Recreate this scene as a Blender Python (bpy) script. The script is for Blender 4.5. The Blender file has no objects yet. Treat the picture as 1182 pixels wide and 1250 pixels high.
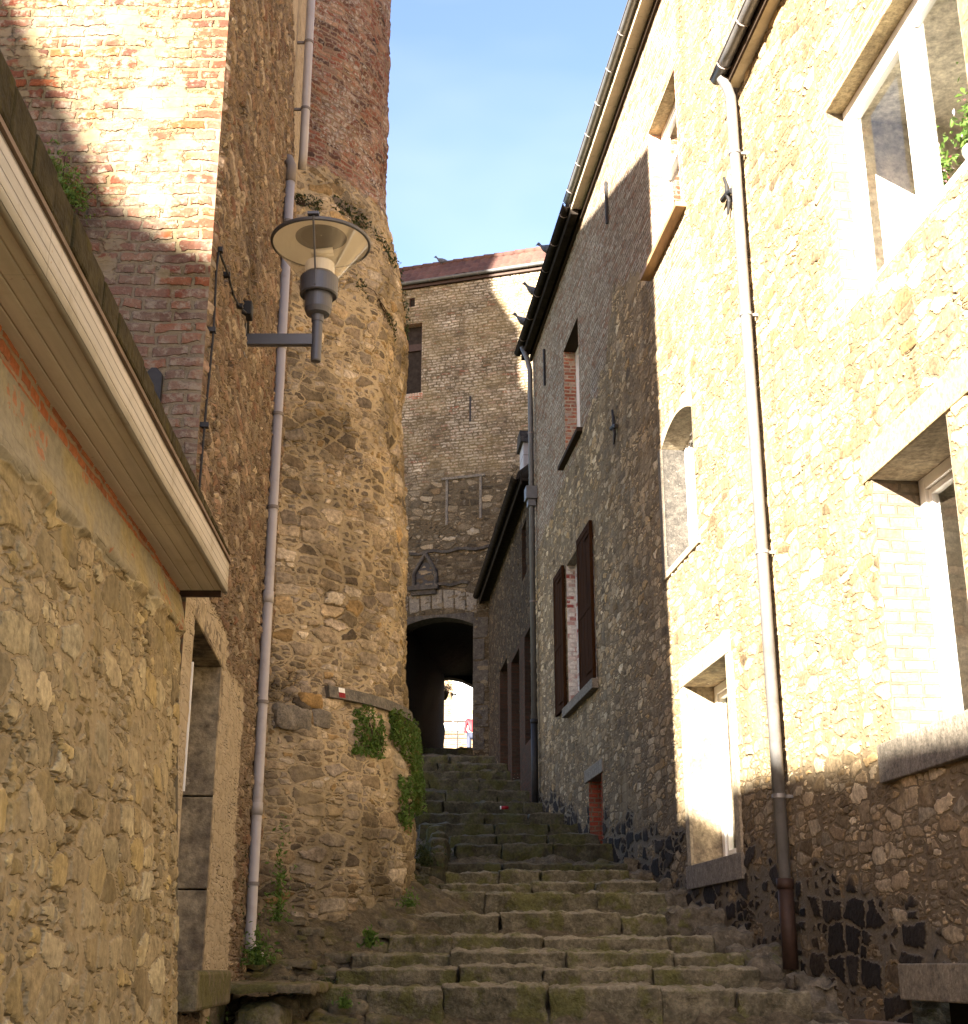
import bpy, bmesh, math, random
import numpy as np
from mathutils import Vector, Matrix
random.seed(11)
RNG = np.random.default_rng(11)
SC = bpy.context.scene
COL = SC.collection
PI = math.pi

# ------------------------------------------------------------------ camera, sky, sun, exposure
F, PITCH = 1643.0, math.radians(18.67)
CP, SP = math.cos(PITCH), math.sin(PITCH)
cam_d = bpy.data.cameras.new('camera')
cam = bpy.data.objects.new('camera', cam_d)
COL.objects.link(cam)
cam.location = (0, 0, 0)
cam.rotation_euler = (PI / 2 + PITCH, 0, 0)
cam_d.sensor_fit = 'VERTICAL'
cam_d.sensor_height = 24.0
cam_d.lens = 24.0 * F / 1250.0
cam_d.clip_start = 0.05
cam_d.clip_end = 2000
SC.camera = cam

SUN_EL, SUN_AZ = math.radians(16.1), math.radians(25.8)      # light travels towards +y and +x
LDIR = Vector((math.sin(SUN_AZ) * math.cos(SUN_EL), math.cos(SUN_AZ) * math.cos(SUN_EL), -math.sin(SUN_EL)))
sun_d = bpy.data.lights.new('sun', 'SUN')
sun_d.energy = 5.0
sun_d.angle = math.radians(0.5)
sun_d.color = (1.0, 0.925, 0.81)
sun = bpy.data.objects.new('sun', sun_d)
COL.objects.link(sun)
sun.rotation_euler = LDIR.to_track_quat('-Z', 'Y').to_euler()
sun.location = (-20, -40, 30)

world = bpy.data.worlds.new('World')
SC.world = world
world.use_nodes = True
wt = world.node_tree
for n in list(wt.nodes):
    wt.nodes.remove(n)
wo = wt.nodes.new('ShaderNodeOutputWorld')
bg = wt.nodes.new('ShaderNodeBackground')
sky = wt.nodes.new('ShaderNodeTexSky')
sky.sky_type = 'NISHITA'
sky.sun_disc = False
sky.sun_elevation = SUN_EL
sky.sun_rotation = PI + SUN_AZ
sky.air_density = 1.0
sky.dust_density = 1.2
sky.ozone_density = 3.0
tc = wt.nodes.new('ShaderNodeTexCoord')
mp = wt.nodes.new('ShaderNodeMapping')
mp.inputs['Scale'].default_value = (1.6, 1.0, 3.0)
mp.inputs['Rotation'].default_value = (0.2, 0.5, 0.3)
wn = wt.nodes.new('ShaderNodeTexNoise')
wn.inputs['Scale'].default_value = 1.5
wn.inputs['Detail'].default_value = 4
wn.inputs['Roughness'].default_value = 0.55
wn.inputs['Distortion'].default_value = 0.4
wr = wt.nodes.new('ShaderNodeMapRange')
wr.inputs['From Min'].default_value = 0.38
wr.inputs['From Max'].default_value = 0.9
wr.inputs['To Min'].default_value = 0.0
wr.inputs['To Max'].default_value = 0.16
wm = wt.nodes.new('ShaderNodeMix')
wm.data_type = 'RGBA'
wm.inputs[7].default_value = (5.2, 5.6, 6.0, 1)
bg.inputs['Strength'].default_value = 0.05
wt.links.new(tc.outputs['Generated'], mp.inputs['Vector'])
wt.links.new(mp.outputs[0], wn.inputs['Vector'])
wt.links.new(wn.outputs[0], wr.inputs['Value'])
wt.links.new(wr.outputs[0], wm.inputs[0])
wt.links.new(sky.outputs[0], wm.inputs[6])
wtint = wt.nodes.new('ShaderNodeMix')
wtint.data_type = 'RGBA'
wtint.blend_type = 'MULTIPLY'
wtint.inputs[0].default_value = 1.0
wtint.inputs[7].default_value = (1.15, 0.965, 0.93, 1)
wt.links.new(wm.outputs[2], wtint.inputs[6])
wt.links.new(wtint.outputs[2], bg.inputs['Color'])
wt.links.new(bg.outputs[0], wo.inputs['Surface'])

SC.view_settings.view_transform = 'Standard'
SC.view_settings.look = 'None'
SC.view_settings.exposure = 3.42
SC.view_settings.gamma = 1.0
SC.cycles.max_bounces = 8
SC.cycles.diffuse_bounces = 5
SC.cycles.transparent_max_bounces = 12
SC.cycles.use_denoising = True

# ------------------------------------------------------------------ helpers
def ray(u, v):
    """direction of a pixel of the survey photo: x/y and z/y"""
    x, U = u - 591.0, 625.0 - v
    y = F * CP - U * SP
    return x / y, (F * SP + U * CP) / y

def at_plane(u, v, a, b):
    """point on the vertical plane x = a + b*y"""
    r, g = ray(u, v)
    y = a / (r - b)
    return r * y, y, g * y

RA, RB = 3.79, -0.118                     # right hand walls:  x = RA + RB*y
SA, SB = 3.156, -0.092                    # small house on the right
TA, TB = -1.1125, -0.07                   # tall house, street side
_rn = math.hypot(1, RB)
def RW(s, d, t):                          # right wall frame: s = y of the wall foot, d = depth inwards, t = height
    return (RA + RB * s + d / _rn, s - d * RB / _rn, t)
_sn = math.hypot(1, SB)
def SW(s, d, t):
    return (SA + SB * s + d / _sn, s - d * SB / _sn, t)
_tn = math.hypot(1, TB)
def TW(s, d, t):                          # tall house side wall, depth inwards = -x
    return (TA + TB * s - d / _tn, s + d * TB / _tn, t)
FA, FBv = (1.71, 32.4), (-2.26, 33.6)     # far facade, right and left anchor
_fl = math.hypot(FBv[0] - FA[0], FBv[1] - FA[1])
_fd = ((FBv[0] - FA[0]) / _fl, (FBv[1] - FA[1]) / _fl)
def FW(s, d, t):                          # s runs to the left from FA, d = depth away from us
    return (FA[0] + _fd[0] * s + d * _fd[1], FA[1] + _fd[1] * s - d * _fd[0], t)
def on_right(u, v):
    x, y, z = at_plane(u, v, RA, RB); return y, z
def on_small(u, v):
    x, y, z = at_plane(u, v, SA, SB); return y, z
def on_tall(u, v):
    x, y, z = at_plane(u, v, TA, TB); return y, z
def on_far(u, v):
    r, g = ray(u, v)
    # FA + fd*s = (r*y, y)
    s = (FA[0] - r * FA[1]) / (r * _fd[1] - _fd[0])
    y = FA[1] + _fd[1] * s
    return s, g * y

ZP = [(-8, -2.6), (0, -1.65), (3, -1.65), (6, -1.15), (10.2, -0.147), (11.25, 0.075), (16.3, 1.152), (24.3, 2.856),
      (33.0, 5.06), (42, 6.4), (48, 6.95), (90, 7.2)]
def zg(y):
    return np.interp(y, [p[0] for p in ZP], [p[1] for p in ZP])

def hsh(ix, iy, iz):
    n = (ix.astype(np.int64) * 374761393 + iy.astype(np.int64) * 668265263 + iz.astype(np.int64) * 2147483647) & 0xFFFFFFFF
    n = ((n ^ (n >> 13)) * 1274126177) & 0xFFFFFFFF
    return ((n ^ (n >> 16)) & 0xFFFF) / 65535.0
def vnoise(x, y, z):
    x, y, z = np.broadcast_arrays(np.asarray(x, float), np.asarray(y, float), np.asarray(z, float))
    i, j, k = np.floor(x), np.floor(y), np.floor(z)
    f, g, h = x - i, y - j, z - k
    f, g, h = f * f * (3 - 2 * f), g * g * (3 - 2 * g), h * h * (3 - 2 * h)
    r = 0
    for a in (0, 1):
        for b in (0, 1):
            for c in (0, 1):
                w = (f if a else 1 - f) * (g if b else 1 - g) * (h if c else 1 - h)
                r = r + w * hsh(i + a, j + b, k + c)
    return r * 2 - 1
def fbm(x, y, z, o=3):
    r, a = 0, 1.0
    for q in range(o):
        r = r + a * vnoise(x * 2 ** q + 17.3 * q, y * 2 ** q + 5.1 * q, z * 2 ** q)
        a *= 0.5
    return r

def mesh_obj(name, verts, faces, mat, parent=None, attrs=None, smooth=False):
    me = bpy.data.meshes.new(name)
    verts = np.asarray(verts, dtype=np.float32)
    if isinstance(faces, np.ndarray):
        me.vertices.add(len(verts))
        me.vertices.foreach_set('co', verts.ravel())
        n = len(faces)
        me.loops.add(n * 4)
        me.loops.foreach_set('vertex_index', faces.ravel().astype(np.int32))
        me.polygons.add(n)
        me.polygons.foreach_set('loop_start', np.arange(0, n * 4, 4, dtype=np.int32))
        me.polygons.foreach_set('loop_total', np.full(n, 4, dtype=np.int32))
        me.update(calc_edges=True)
        me.validate()
    else:
        me.from_pydata(verts.tolist(), [], faces)
        me.update()
    if attrs:
        for k, a in attrs.items():
            a = np.asarray(a, dtype=np.float32)
            if a.ndim == 2:
                at = me.attributes.new(k, 'FLOAT_VECTOR', 'POINT'); at.data.foreach_set('vector', a.ravel())
            else:
                at = me.attributes.new(k, 'FLOAT', 'POINT'); at.data.foreach_set('value', a)
    if smooth:
        me.polygons.foreach_set('use_smooth', np.ones(len(me.polygons), dtype=bool))
    if mat:
        me.materials.append(mat)
    o = bpy.data.objects.new(name, me)
    COL.objects.link(o)
    if parent:
        put(o, parent)
    return o

def put(o, parent):
    o.parent = parent
    if parent.type == 'EMPTY':
        o.matrix_parent_inverse = Matrix.Translation(-Vector(parent.location))

def tag(o, label, cat, group=None):
    o['label'] = label; o['category'] = cat
    if group: o['group'] = group
    return o
def thing(name, label, cat, loc, group=None):
    o = bpy.data.objects.new(name, None)
    o.empty_display_size = 0.3
    COL.objects.link(o); o.location = loc
    return tag(o, label, cat, group)

class MB:
    """collects boxes, tubes and lathes, built as one mesh"""
    def __init__(s):
        s.v, s.f, s.m = [], [], []
    def quad(s, pts, uv=None):
        n = len(s.v); s.v += [tuple(p) for p in pts]; s.f.append(tuple(range(n, n + len(pts))))
        s.m += [tuple(q) + (0,) for q in uv] if uv else [(p[1], p[2], 0) for p in pts]
    def box(s, fr, a, b, c, d, e, g):
        n = len(s.v)
        P = [fr(x, y, z) for x in (a, b) for y in (c, d) for z in (e, g)]
        s.v += P
        s.m += [(x + y, z, 0) for x in (a, b) for y in (c, d) for z in (e, g)]
        for q in ((0, 1, 3, 2), (4, 6, 7, 5), (0, 4, 5, 1), (2, 3, 7, 6), (0, 2, 6, 4), (1, 5, 7, 3)):
            s.f.append(tuple(n + i for i in q))
    def prism(s, fr, poly, c, d):
        """poly in (s,t), extruded along depth c..d"""
        n = len(s.v); k = len(poly)
        for dd in (c, d):
            for p in poly:
                s.v.append(fr(p[0], dd, p[1])); s.m.append((p[0], p[1], 0))
        s.f.append(tuple(range(n, n + k))); s.f.append(tuple(range(n + 2 * k - 1, n + k - 1, -1)))
        for i in range(k):
            j = (i + 1) % k
            s.f.append((n + j, n + i, n + k + i, n + k + j))
    def tube(s, pts, r, seg=12, cap=True):
        pts = [Vector(p) for p in pts]
        rs = r if isinstance(r, (list, tuple)) else [r] * len(pts)
        n = len(s.v); ref = None
        for i, p in enumerate(pts):
            t = (pts[min(i + 1, len(pts) - 1)] - pts[max(i - 1, 0)]).normalized()
            if ref is None:
                ref = t.orthogonal().normalized()
            ref = (ref - t * ref.dot(t)).normalized(); bi = t.cross(ref)
            for k in range(seg):
                a = 2 * PI * k / seg
                q = p + (ref * math.cos(a) + bi * math.sin(a)) * rs[i]
                s.v.append(tuple(q)); s.m.append((q.y, q.z, 0))
        for i in range(len(pts) - 1):
            for k in range(seg):
                a, b = n + i * seg + k, n + i * seg + (k + 1) % seg
                s.f.append((a, b, b + seg, a + seg))
        if cap:
            s.f.append(tuple(range(n + seg - 1, n - 1, -1)))
            e = n + (len(pts) - 1) * seg
            s.f.append(tuple(range(e, e + seg)))
    def lathe(s, c, prof, seg=40, axis=None):
        n = len(s.v)
        for (r, z) in prof:
            for k in range(seg):
                a = 2 * PI * k / seg
                q = (c[0] + r * math.cos(a), c[1] + r * math.sin(a), c[2] + z)
                s.v.append(q); s.m.append((q[1], q[2], 0))
        for i in range(len(prof) - 1):
            for k in range(seg):
                a, b = n + i * seg + k, n + i * seg + (k + 1) % seg
                s.f.append((a, b, b + seg, a + seg))
    def build(s, name, mat, parent=None, bevel=0, smooth=False):
        o = mesh_obj(name, s.v, s.f, mat, parent, {'uvm': np.array(s.m, dtype=np.float32)}, smooth)
        bm = bmesh.new(); bm.from_mesh(o.data)
        bmesh.ops.recalc_face_normals(bm, faces=bm.faces)
        bm.to_mesh(o.data); bm.free()
        if bevel:
            b = o.modifiers.new('bevel', 'BEVEL'); b.width = bevel; b.segments = 2; b.limit_method = 'ANGLE'
        return o

def lines(a, b, step, brk=()):
    """grid lines from a to b, passing through the breaks; step may be a function"""
    xs = sorted({a, b, *[q for q in brk if a < q < b]})
    out = [a]
    for p, q in zip(xs[:-1], xs[1:]):
        st = step((p + q) / 2) if callable(step) else step
        k = max(1, int(math.ceil((q - p) / st)))
        out += [p + (q - p) * i / k for i in range(1, k + 1)]
    return np.array(out)

def grid(name, s, t, P, mat, parent=None, holes=(), cut=None, hgt=None, zone=None, fade=0.05, edges='', flip=False, wrap=False, uv=None, smooth=True):
    Sg, Tg = np.meshgrid(s, t, indexing='ij')
    ns, nt = Sg.shape
    X, Y, Z = P(Sg, Tg)
    X, Y, Z = (np.broadcast_to(np.asarray(q, float), Sg.shape) for q in (X, Y, Z))
    V = np.stack([X, Y, Z], -1).reshape(-1, 3)
    I = np.arange(ns * nt).reshape(ns, nt)
    fc = np.stack([I[:-1, :-1], I[1:, :-1], I[1:, 1:], I[:-1, 1:]], -1)
    sc = (Sg[:-1, :-1] + Sg[1:, 1:]) / 2; tcn = (Tg[:-1, :-1] + Tg[1:, 1:]) / 2
    keep = np.ones(sc.shape, bool)
    amp = np.ones(Sg.shape)
    for (a, b, c, d) in holes:
        keep &= ~((sc > a) & (sc < b) & (tcn > c) & (tcn < d))
        dx = np.maximum(np.maximum(a - Sg, Sg - b), 0); dy = np.maximum(np.maximum(c - Tg, Tg - d), 0)
        amp = np.minimum(amp, np.clip(np.hypot(dx, dy) / fade, 0, 1))
    for e_ in edges.split():
        dist = {'s0': Sg - s[0], 's1': s[-1] - Sg, 't0': Tg - t[0], 't1': t[-1] - Tg}[e_]
        amp = np.minimum(amp, np.clip(dist / fade, 0, 1))
    if cut is not None:
        keep &= ~cut(sc, tcn)
    fc = fc[keep].reshape(-1, 4)
    if flip:
        fc = fc[:, ::-1]
    used = np.unique(fc)
    mp_ = np.zeros(ns * nt, np.int64); mp_[used] = np.arange(len(used))
    su, tu = (Sg, Tg) if uv is None else uv(Sg, Tg)
    at = {'uvm': np.stack([su, tu, np.zeros_like(su)], -1).reshape(-1, 3)[used], 'amp': amp.ravel()[used],
          'hgt': (np.broadcast_to(hgt(Sg, Tg), Sg.shape) if hgt else Tg * 0 + 9).ravel()[used],
          'zone': (np.broadcast_to(zone(Sg, Tg), Sg.shape) if zone else Tg * 0).ravel()[used]}
    return mesh_obj(name, V[used], mp_[fc].astype(np.int32), mat, parent, at, smooth)

# ------------------------------------------------------------------ materials
class G:
    def __init__(g, name):
        g.m = bpy.data.materials.new(name); g.m.use_nodes = True
        g.t = g.m.node_tree; g.t.nodes.clear()
        g.out = g.t.nodes.new('ShaderNodeOutputMaterial')
    def n(g, ty, ins=None, **kw):
        nd = g.t.nodes.new(ty)
        for k, v in kw.items():
            setattr(nd, k, v)
        for k, v in (ins or {}).items():
            g.set(nd.inputs[k], v)
        return nd
    def set(g, sock, v):
        if isinstance(v, bpy.types.NodeSocket):
            g.t.links.new(v, sock)
        elif isinstance(v, (tuple, list)) and sock.type == 'RGBA' and len(v) == 3:
            sock.default_value = (*v, 1)
        elif isinstance(v, (tuple, list)) and sock.type == 'VECTOR':
            sock.default_value = tuple(v)[:3]
        else:
            sock.default_value = v
    def attr(g, name, out='Fac'):
        return g.n('ShaderNodeAttribute', attribute_name=name).outputs[out]
    def obj(g):
        return g.n('ShaderNodeTexCoord').outputs['Object']
    def ma(g, op, a, b=0.0, c=0.0, clamp=False):
        return g.n('ShaderNodeMath', {0: a, 1: b, 2: c}, operation=op, use_clamp=clamp).outputs[0]
    def vm(g, op, a, b=(0, 0, 0)):
        return g.n('ShaderNodeVectorMath', {0: a, 1: b}, operation=op).outputs[0]
    def mr(g, x, a, b, c=0.0, d=1.0, smooth=True):
        return g.n('ShaderNodeMapRange', {'Value': x, 'From Min': a, 'From Max': b, 'To Min': c, 'To Max': d},
                   interpolation_type='SMOOTHSTEP' if smooth else 'LINEAR').outputs[0]
    def noise(g, v, s, d=3.0, r=0.55, out=0):
        return g.n('ShaderNodeTexNoise', {'Vector': v, 'Scale': s, 'Detail': d, 'Roughness': r}).outputs[out]
    def voro(g, v, s, feat='F1', rnd=1.0):
        return g.n('ShaderNodeTexVoronoi', {'Vector': v, 'Scale': s, 'Randomness': rnd}, voronoi_dimensions='2D', feature=feat)
    def mix(g, f, a, b, mode='MIX'):
        nd = g.n('ShaderNodeMix', {0: f, 6: a, 7: b}, data_type='RGBA', blend_type=mode)
        return nd.outputs[2]
    def mixf(g, f, a, b):
        return g.n('ShaderNodeMix', {0: f, 2: a, 3: b}, data_type='FLOAT').outputs[0]
    def ramp(g, f, stops, interp='LINEAR'):
        nd = g.n('ShaderNodeValToRGB', {'Fac': f}); cr = nd.color_ramp; cr.interpolation = interp
        while len(cr.elements) < len(stops):
            cr.elements.new(0.5)
        for e, (p, c) in zip(cr.elements, stops):
            e.position = p; e.color = (*c, 1)
        return nd.outputs[0]
    def scl(g, c, f):
        return g.n('ShaderNodeVectorMath', {0: c, 'Scale': f}, operation='SCALE').outputs[0]
    def rgb(g, c):
        return g.n('ShaderNodeSeparateColor', {0: c}).outputs
    def fin(g, col, rough=0.9, height=None, spec=0.25, disp=False, bump=1.0, metal=0.0, **kw):
        b = g.n('ShaderNodeBsdfPrincipled', {'Base Color': col, 'Roughness': rough, 'Specular IOR Level': spec, 'Metallic': metal})
        for k, v in kw.items():
            g.set(b.inputs[k], v)
        if height is not None:
            if disp:
                h = g.ma('MULTIPLY', height, g.attr('amp'))
                dn = g.n('ShaderNodeDisplacement', {'Height': h, 'Midlevel': 0.0, 'Scale': 1.0})
                g.t.links.new(dn.outputs[0], g.out.inputs['Displacement'])
                g.m.displacement_method = 'BOTH'
            else:
                bn = g.n('ShaderNodeBump', {'Height': height, 'Strength': bump, 'Distance': 1.0})
                g.t.links.new(bn.outputs[0], b.inputs['Normal'])
        g.t.links.new(b.outputs[0], g.out.inputs['Surface'])
        return g.m

def rubble(g, A, size, pal, mortar, mw=0.09, amp=0.03, rnd=0.78, small=0.5, grain=1.0, flush=0.45, seed=0.0, var=(0.62, 1.34)):
    """rubble masonry; returns colour, height (m), stone mask, per-stone random"""
    sx, sy = size
    if seed:
        A = g.vm('ADD', A, (seed, seed * 0.7, 0))
    nz = g.vm('SUBTRACT', g.noise(A, 0.55 / sy, 3, 0.6, 1), (0.5, 0.5, 0.5))
    W = g.vm('ADD', A, g.vm('MULTIPLY', nz, (sx * 0.5, sy * 0.55, 0)))
    nz2 = g.vm('SUBTRACT', g.noise(A, 3.0 / sy, 2, 0.6, 1), (0.5, 0.5, 0.5))
    W = g.vm('ADD', W, g.vm('MULTIPLY', nz2, (sx * 0.20, sy * 0.22, 0)))
    W = g.vm('MULTIPLY', W, (1 / sx, 1 / sy, 0))
    c1 = g.rgb(g.voro(W, 1.0, 'F1', rnd).outputs['Color']); e1 = g.voro(W, 1.0, 'DISTANCE_TO_EDGE', rnd).outputs['Distance']
    W2 = g.vm('ADD', g.vm('MULTIPLY', W, (1.9, 1.9, 0)), (7.3, 3.1, 0))
    c2 = g.rgb(g.voro(W2, 1.0, 'F1', rnd).outputs['Color']); e2 = g.voro(W2, 1.0, 'DISTANCE_TO_EDGE', rnd).outputs['Distance']
    # small stones packed where the large cell draws a high number
    m = g.ma('LESS_THAN', c1[2], small)
    e2s = g.ma('MINIMUM', g.ma('MULTIPLY', e2, 0.6), e1)
    e = g.mixf(m, e1, e2s)
    r1 = g.mixf(m, c1[0], c2[0]); r2 = g.mixf(m, c1[1], c2[1])
    fine = g.noise(A, 26.0, 5, 0.65)
    mid = g.noise(A, 7.0, 4, 0.6)
    low = g.noise(A, 0.9, 3, 0.55)
    wv = g.ma('ADD', g.mr(g.noise(A, 1.7, 2), 0.35, 0.7, mw * 0.45, mw * 1.7), g.ma('MULTIPLY', g.ma('SUBTRACT', mid, 0.5), mw * 1.3))
    st = g.n('ShaderNodeMapRange', {'Value': e, 'From Min': g.ma('MULTIPLY', wv, 0.65), 'From Max': g.ma('MULTIPLY', wv, 1.1)},
             interpolation_type='SMOOTHSTEP').outputs[0]
    col = g.ramp(r1, pal)
    col = g.scl(col, g.mr(fine, 0.3, 0.7, 1 - 0.48 * grain, 1 + 0.48 * grain, False))
    col = g.scl(col, g.mr(mid, 0.3, 0.7, 1 - 0.22 * grain, 1 + 0.22 * grain, False))
    col = g.scl(col, g.mr(r2, 0, 1, var[0], var[1], False))
    mcol = g.scl(g.mix(g.mr(low, 0.35, 0.65), mortar, g.vm('MULTIPLY', mortar, (0.8, 0.82, 0.85))), g.mr(fine, 0.25, 0.75, 0.78, 1.2, False))
    c = g.mix(st, mcol, col)
    c = g.scl(c, g.mr(low, 0.3, 0.7, 0.84, 1.14, False))
    dome = g.mr(e, 0.0, 0.22, 0, 1)
    h = g.ma('MULTIPLY', st, g.mr(r2, 0, 1, 0.25, 1.0, False))
    h = g.ma('ADD', h, g.ma('MULTIPLY', dome, 0.2))
    # deep holes where the pointing has fallen out
    hole = g.ma('MULTIPLY', g.mr(e, 0.0, 0.09, 1, 0), g.mr(g.noise(A, 2.6, 3, 0.6), 0.5 + 0.22 * flush, 0.62 + 0.22 * flush))
    h = g.ma('SUBTRACT', h, g.ma('MULTIPLY', hole, 1.5))
    h = g.ma('ADD', h, g.ma('MULTIPLY', g.ma('SUBTRACT', mid, 0.5), 0.55 * grain))
    h = g.ma('ADD', h, g.ma('MULTIPLY', g.ma('SUBTRACT', fine, 0.5), 0.5 * grain))
    return c, g.ma('MULTIPLY', h, amp), st, r2

def bricks(g, A, bw, bh, ms, pal, mortar, amp=0.012, wob=1.0, white=0.0, grain=1.0, seed=0.0, wcol=(0.38, 0.345, 0.30, 1)):
    if seed:
        A = g.vm('ADD', A, (seed, seed * 0.37, 0))
    nz = g.vm('SUBTRACT', g.noise(A, 2.2, 3, 0.6, 1), (0.5, 0.5, 0.5))
    W = g.vm('ADD', A, g.vm('MULTIPLY', nz, (0.05 * wob, 0.035 * wob, 0)))
    nz = g.vm('SUBTRACT', g.noise(A, 22, 2, 0.6, 1), (0.5, 0.5, 0.5))
    W = g.vm('ADD', W, g.vm('MULTIPLY', nz, (0.016 * wob, 0.012 * wob, 0)))
    bt = g.n('ShaderNodeTexBrick', {'Vector': W, 'Color1': (0, 0, 0, 1), 'Color2': (1, 1, 1, 1), 'Mortar': (0.5, 0.5, 0.5, 1), 'Scale': 1.0,
             'Mortar Size': ms, 'Mortar Smooth': 0.35, 'Bias': 0.0, 'Brick Width': bw, 'Row Height': bh}, offset=0.5, squash=0.6, squash_frequency=3)
    t = g.rgb(bt.outputs['Color'])[0]; mo = bt.outputs['Fac']
    fine = g.noise(A, 34, 4, 0.65); mid = g.noise(A, 8, 4, 0.6); low = g.noise(A, 0.8, 3)
    col = g.ramp(t, pal)
    col = g.scl(col, g.mr(fine, 0.25, 0.75, 0.68, 1.3, False))
    if white:
        wmk = g.mr(g.ma('ADD', g.noise(A, 15, 5, 0.7), g.ma('MULTIPLY', g.noise(A, 1.1, 2), 0.5)), 0.95 - 0.35 * white, 1.1 - 0.35 * white)
        col = g.mix(g.ma('MULTIPLY', wmk, 0.8), col, wcol)
    mcol = g.scl(mortar, g.mr(mid, 0.3, 0.7, 0.7, 1.2, False))
    # worn mortar: bricks smeared over in places
    mo2 = g.ma('MULTIPLY', mo, g.mr(g.noise(A, 5, 3), 0.3, 0.5, 0.45, 1.0))
    c = g.mix(mo2, col, mcol)
    c = g.scl(c, g.mr(low, 0.3, 0.7, 0.85, 1.15, False))
    h = g.ma('SUBTRACT', g.mr(t, 0, 1, 0.4, 1.0, False), 0.0)
    h = g.ma('MULTIPLY', h, g.ma('SUBTRACT', 1.0, mo))
    h = g.ma('ADD', h, g.ma('MULTIPLY', g.ma('SUBTRACT', mid, 0.5), 0.9 * grain))
    h = g.ma('ADD', h, g.ma('MULTIPLY', g.ma('SUBTRACT', fine, 0.5), 0.5 * grain))
    return c, g.ma('MULTIPLY', h, amp), mo

def P5(*cs):
    k = len(cs)
    return [(i / (k - 1), c) for i, c in enumerate(cs)]

UV = lambda g: g.attr('uvm', 'Vector')

# cream sandstone rubble of the right hand houses, dark stones along the foot, slim bricks in the zone
def right_wall(name, brick_pal, brick_mortar, seed):
    g = G(name); A = UV(g)
    pal = P5((0.32, 0.25, 0.16), (0.23, 0.168, 0.10), (0.38, 0.305, 0.205), (0.195, 0.145, 0.092), (0.43, 0.365, 0.265), (0.27, 0.185, 0.092), (0.31, 0.26, 0.185))
    c, h, st, r2 = rubble(g, A, (0.25, 0.105), pal, (0.21, 0.162, 0.105, 1), 0.10, 0.014, var=(0.5, 1.5), small=0.5, flush=0.5, seed=seed)
    low = g.noise(A, 1.1, 3)
    fc, fh_, fst, fr2 = rubble(g, A, (0.36, 0.20), P5((0.022, 0.0165, 0.011), (0.034, 0.0255, 0.0175), (0.016, 0.0122, 0.0085), (0.046, 0.035, 0.024), (0.024, 0.018, 0.0125)), (0.21, 0.17, 0.115, 1), 0.13, 0.022, small=0.45, flush=0.8, seed=seed + 2)
    # lime repairs smeared over the stones, run-off streaks
    rp = g.mr(g.ma('ADD', g.noise(A, 0.75, 5, 0.62), g.ma('MULTIPLY', g.ma('SUBTRACT', g.noise(A, 9, 3), 0.5), 0.12)), 0.60, 0.64)
    c = g.mix(g.ma('MULTIPLY', rp, 0.8), c, g.scl((0.27, 0.21, 0.132, 1), g.mr(g.noise(A, 15, 5, 0.7), 0.25, 0.75, 0.65, 1.3, False)))
    h = g.ma('MULTIPLY', h, g.mr(rp, 0, 1, 1.0, 0.45, False))
    sk = g.noise(g.vm('MULTIPLY', A, (5.0, 0.35, 0)), 1.0, 4, 0.6)
    c = g.scl(c, g.mr(sk, 0.35, 0.68, 1.1, 0.72, False))
    c = g.vm('MULTIPLY', c, (1.04, 0.985, 0.87))
    sx_ = g.n('ShaderNodeSeparateXYZ', {0: A}).outputs[0]
    hg = g.ma('ADD', g.attr('hgt'), g.ma('MULTIPLY', g.ma('SUBTRACT', low, 0.5), 1.0))
    hg = g.ma('ADD', hg, g.mr(sx_, 12.5, 20.0, 0.0, 0.55, False))
    dk = g.mr(hg, 0.70, 0.80, 1, 0)
    dk = g.ma('MULTIPLY', dk, g.mr(fr2, 0.16, 0.2))
    c = g.mix(dk, c, fc)
    h = g.mixf(dk, h, fh_)
    foot_tone = g.mr(g.attr('hgt'), 0.0, 2.2, 0.62, 1.0)  # darker towards the foot of the wall
    c = g.scl(c, foot_tone)
    b, bh, mo = bricks(g, A, 0.2, 0.062, 0.011, brick_pal, brick_mortar, 0.011, 1.2, 0.4, seed=seed + 3)
    z = g.ma('ADD', g.attr('zone'), g.ma('MULTIPLY', g.ma('SUBTRACT', g.noise(A, 2.3, 4), 0.5), 0.9))
    z = g.mr(z, 0.47, 0.53)
    return g.fin(g.mix(z, c, b), 0.93, g.mixf(z, h, bh), 0.15, True)

M = {}
PALB = P5((0.22, 0.15, 0.095), (0.34, 0.275, 0.19), (0.25, 0.19, 0.13), (0.40, 0.34, 0.255), (0.22, 0.11, 0.06), (0.32, 0.26, 0.19))
M['right'] = right_wall('cream rubble', PALB, (0.13, 0.10, 0.066, 1), 0.0)
M['right2'] = right_wall('cream rubble near', P5((0.34, 0.13, 0.06), (0.38, 0.18, 0.09), (0.30, 0.12, 0.06), (0.36, 0.25, 0.15)), (0.34, 0.28, 0.19, 1), 31.0)

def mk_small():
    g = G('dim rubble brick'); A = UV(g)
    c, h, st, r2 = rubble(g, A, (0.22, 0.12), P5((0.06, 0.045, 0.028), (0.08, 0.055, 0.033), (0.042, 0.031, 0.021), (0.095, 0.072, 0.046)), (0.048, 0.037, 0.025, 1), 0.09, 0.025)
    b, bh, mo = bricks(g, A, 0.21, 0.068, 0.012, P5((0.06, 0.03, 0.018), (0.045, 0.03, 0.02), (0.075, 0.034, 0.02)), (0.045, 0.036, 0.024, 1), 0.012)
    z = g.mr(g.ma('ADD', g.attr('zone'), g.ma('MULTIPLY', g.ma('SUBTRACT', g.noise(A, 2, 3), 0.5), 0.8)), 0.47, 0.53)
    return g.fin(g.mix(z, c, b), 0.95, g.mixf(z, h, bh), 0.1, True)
M['small'] = mk_small()

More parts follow.
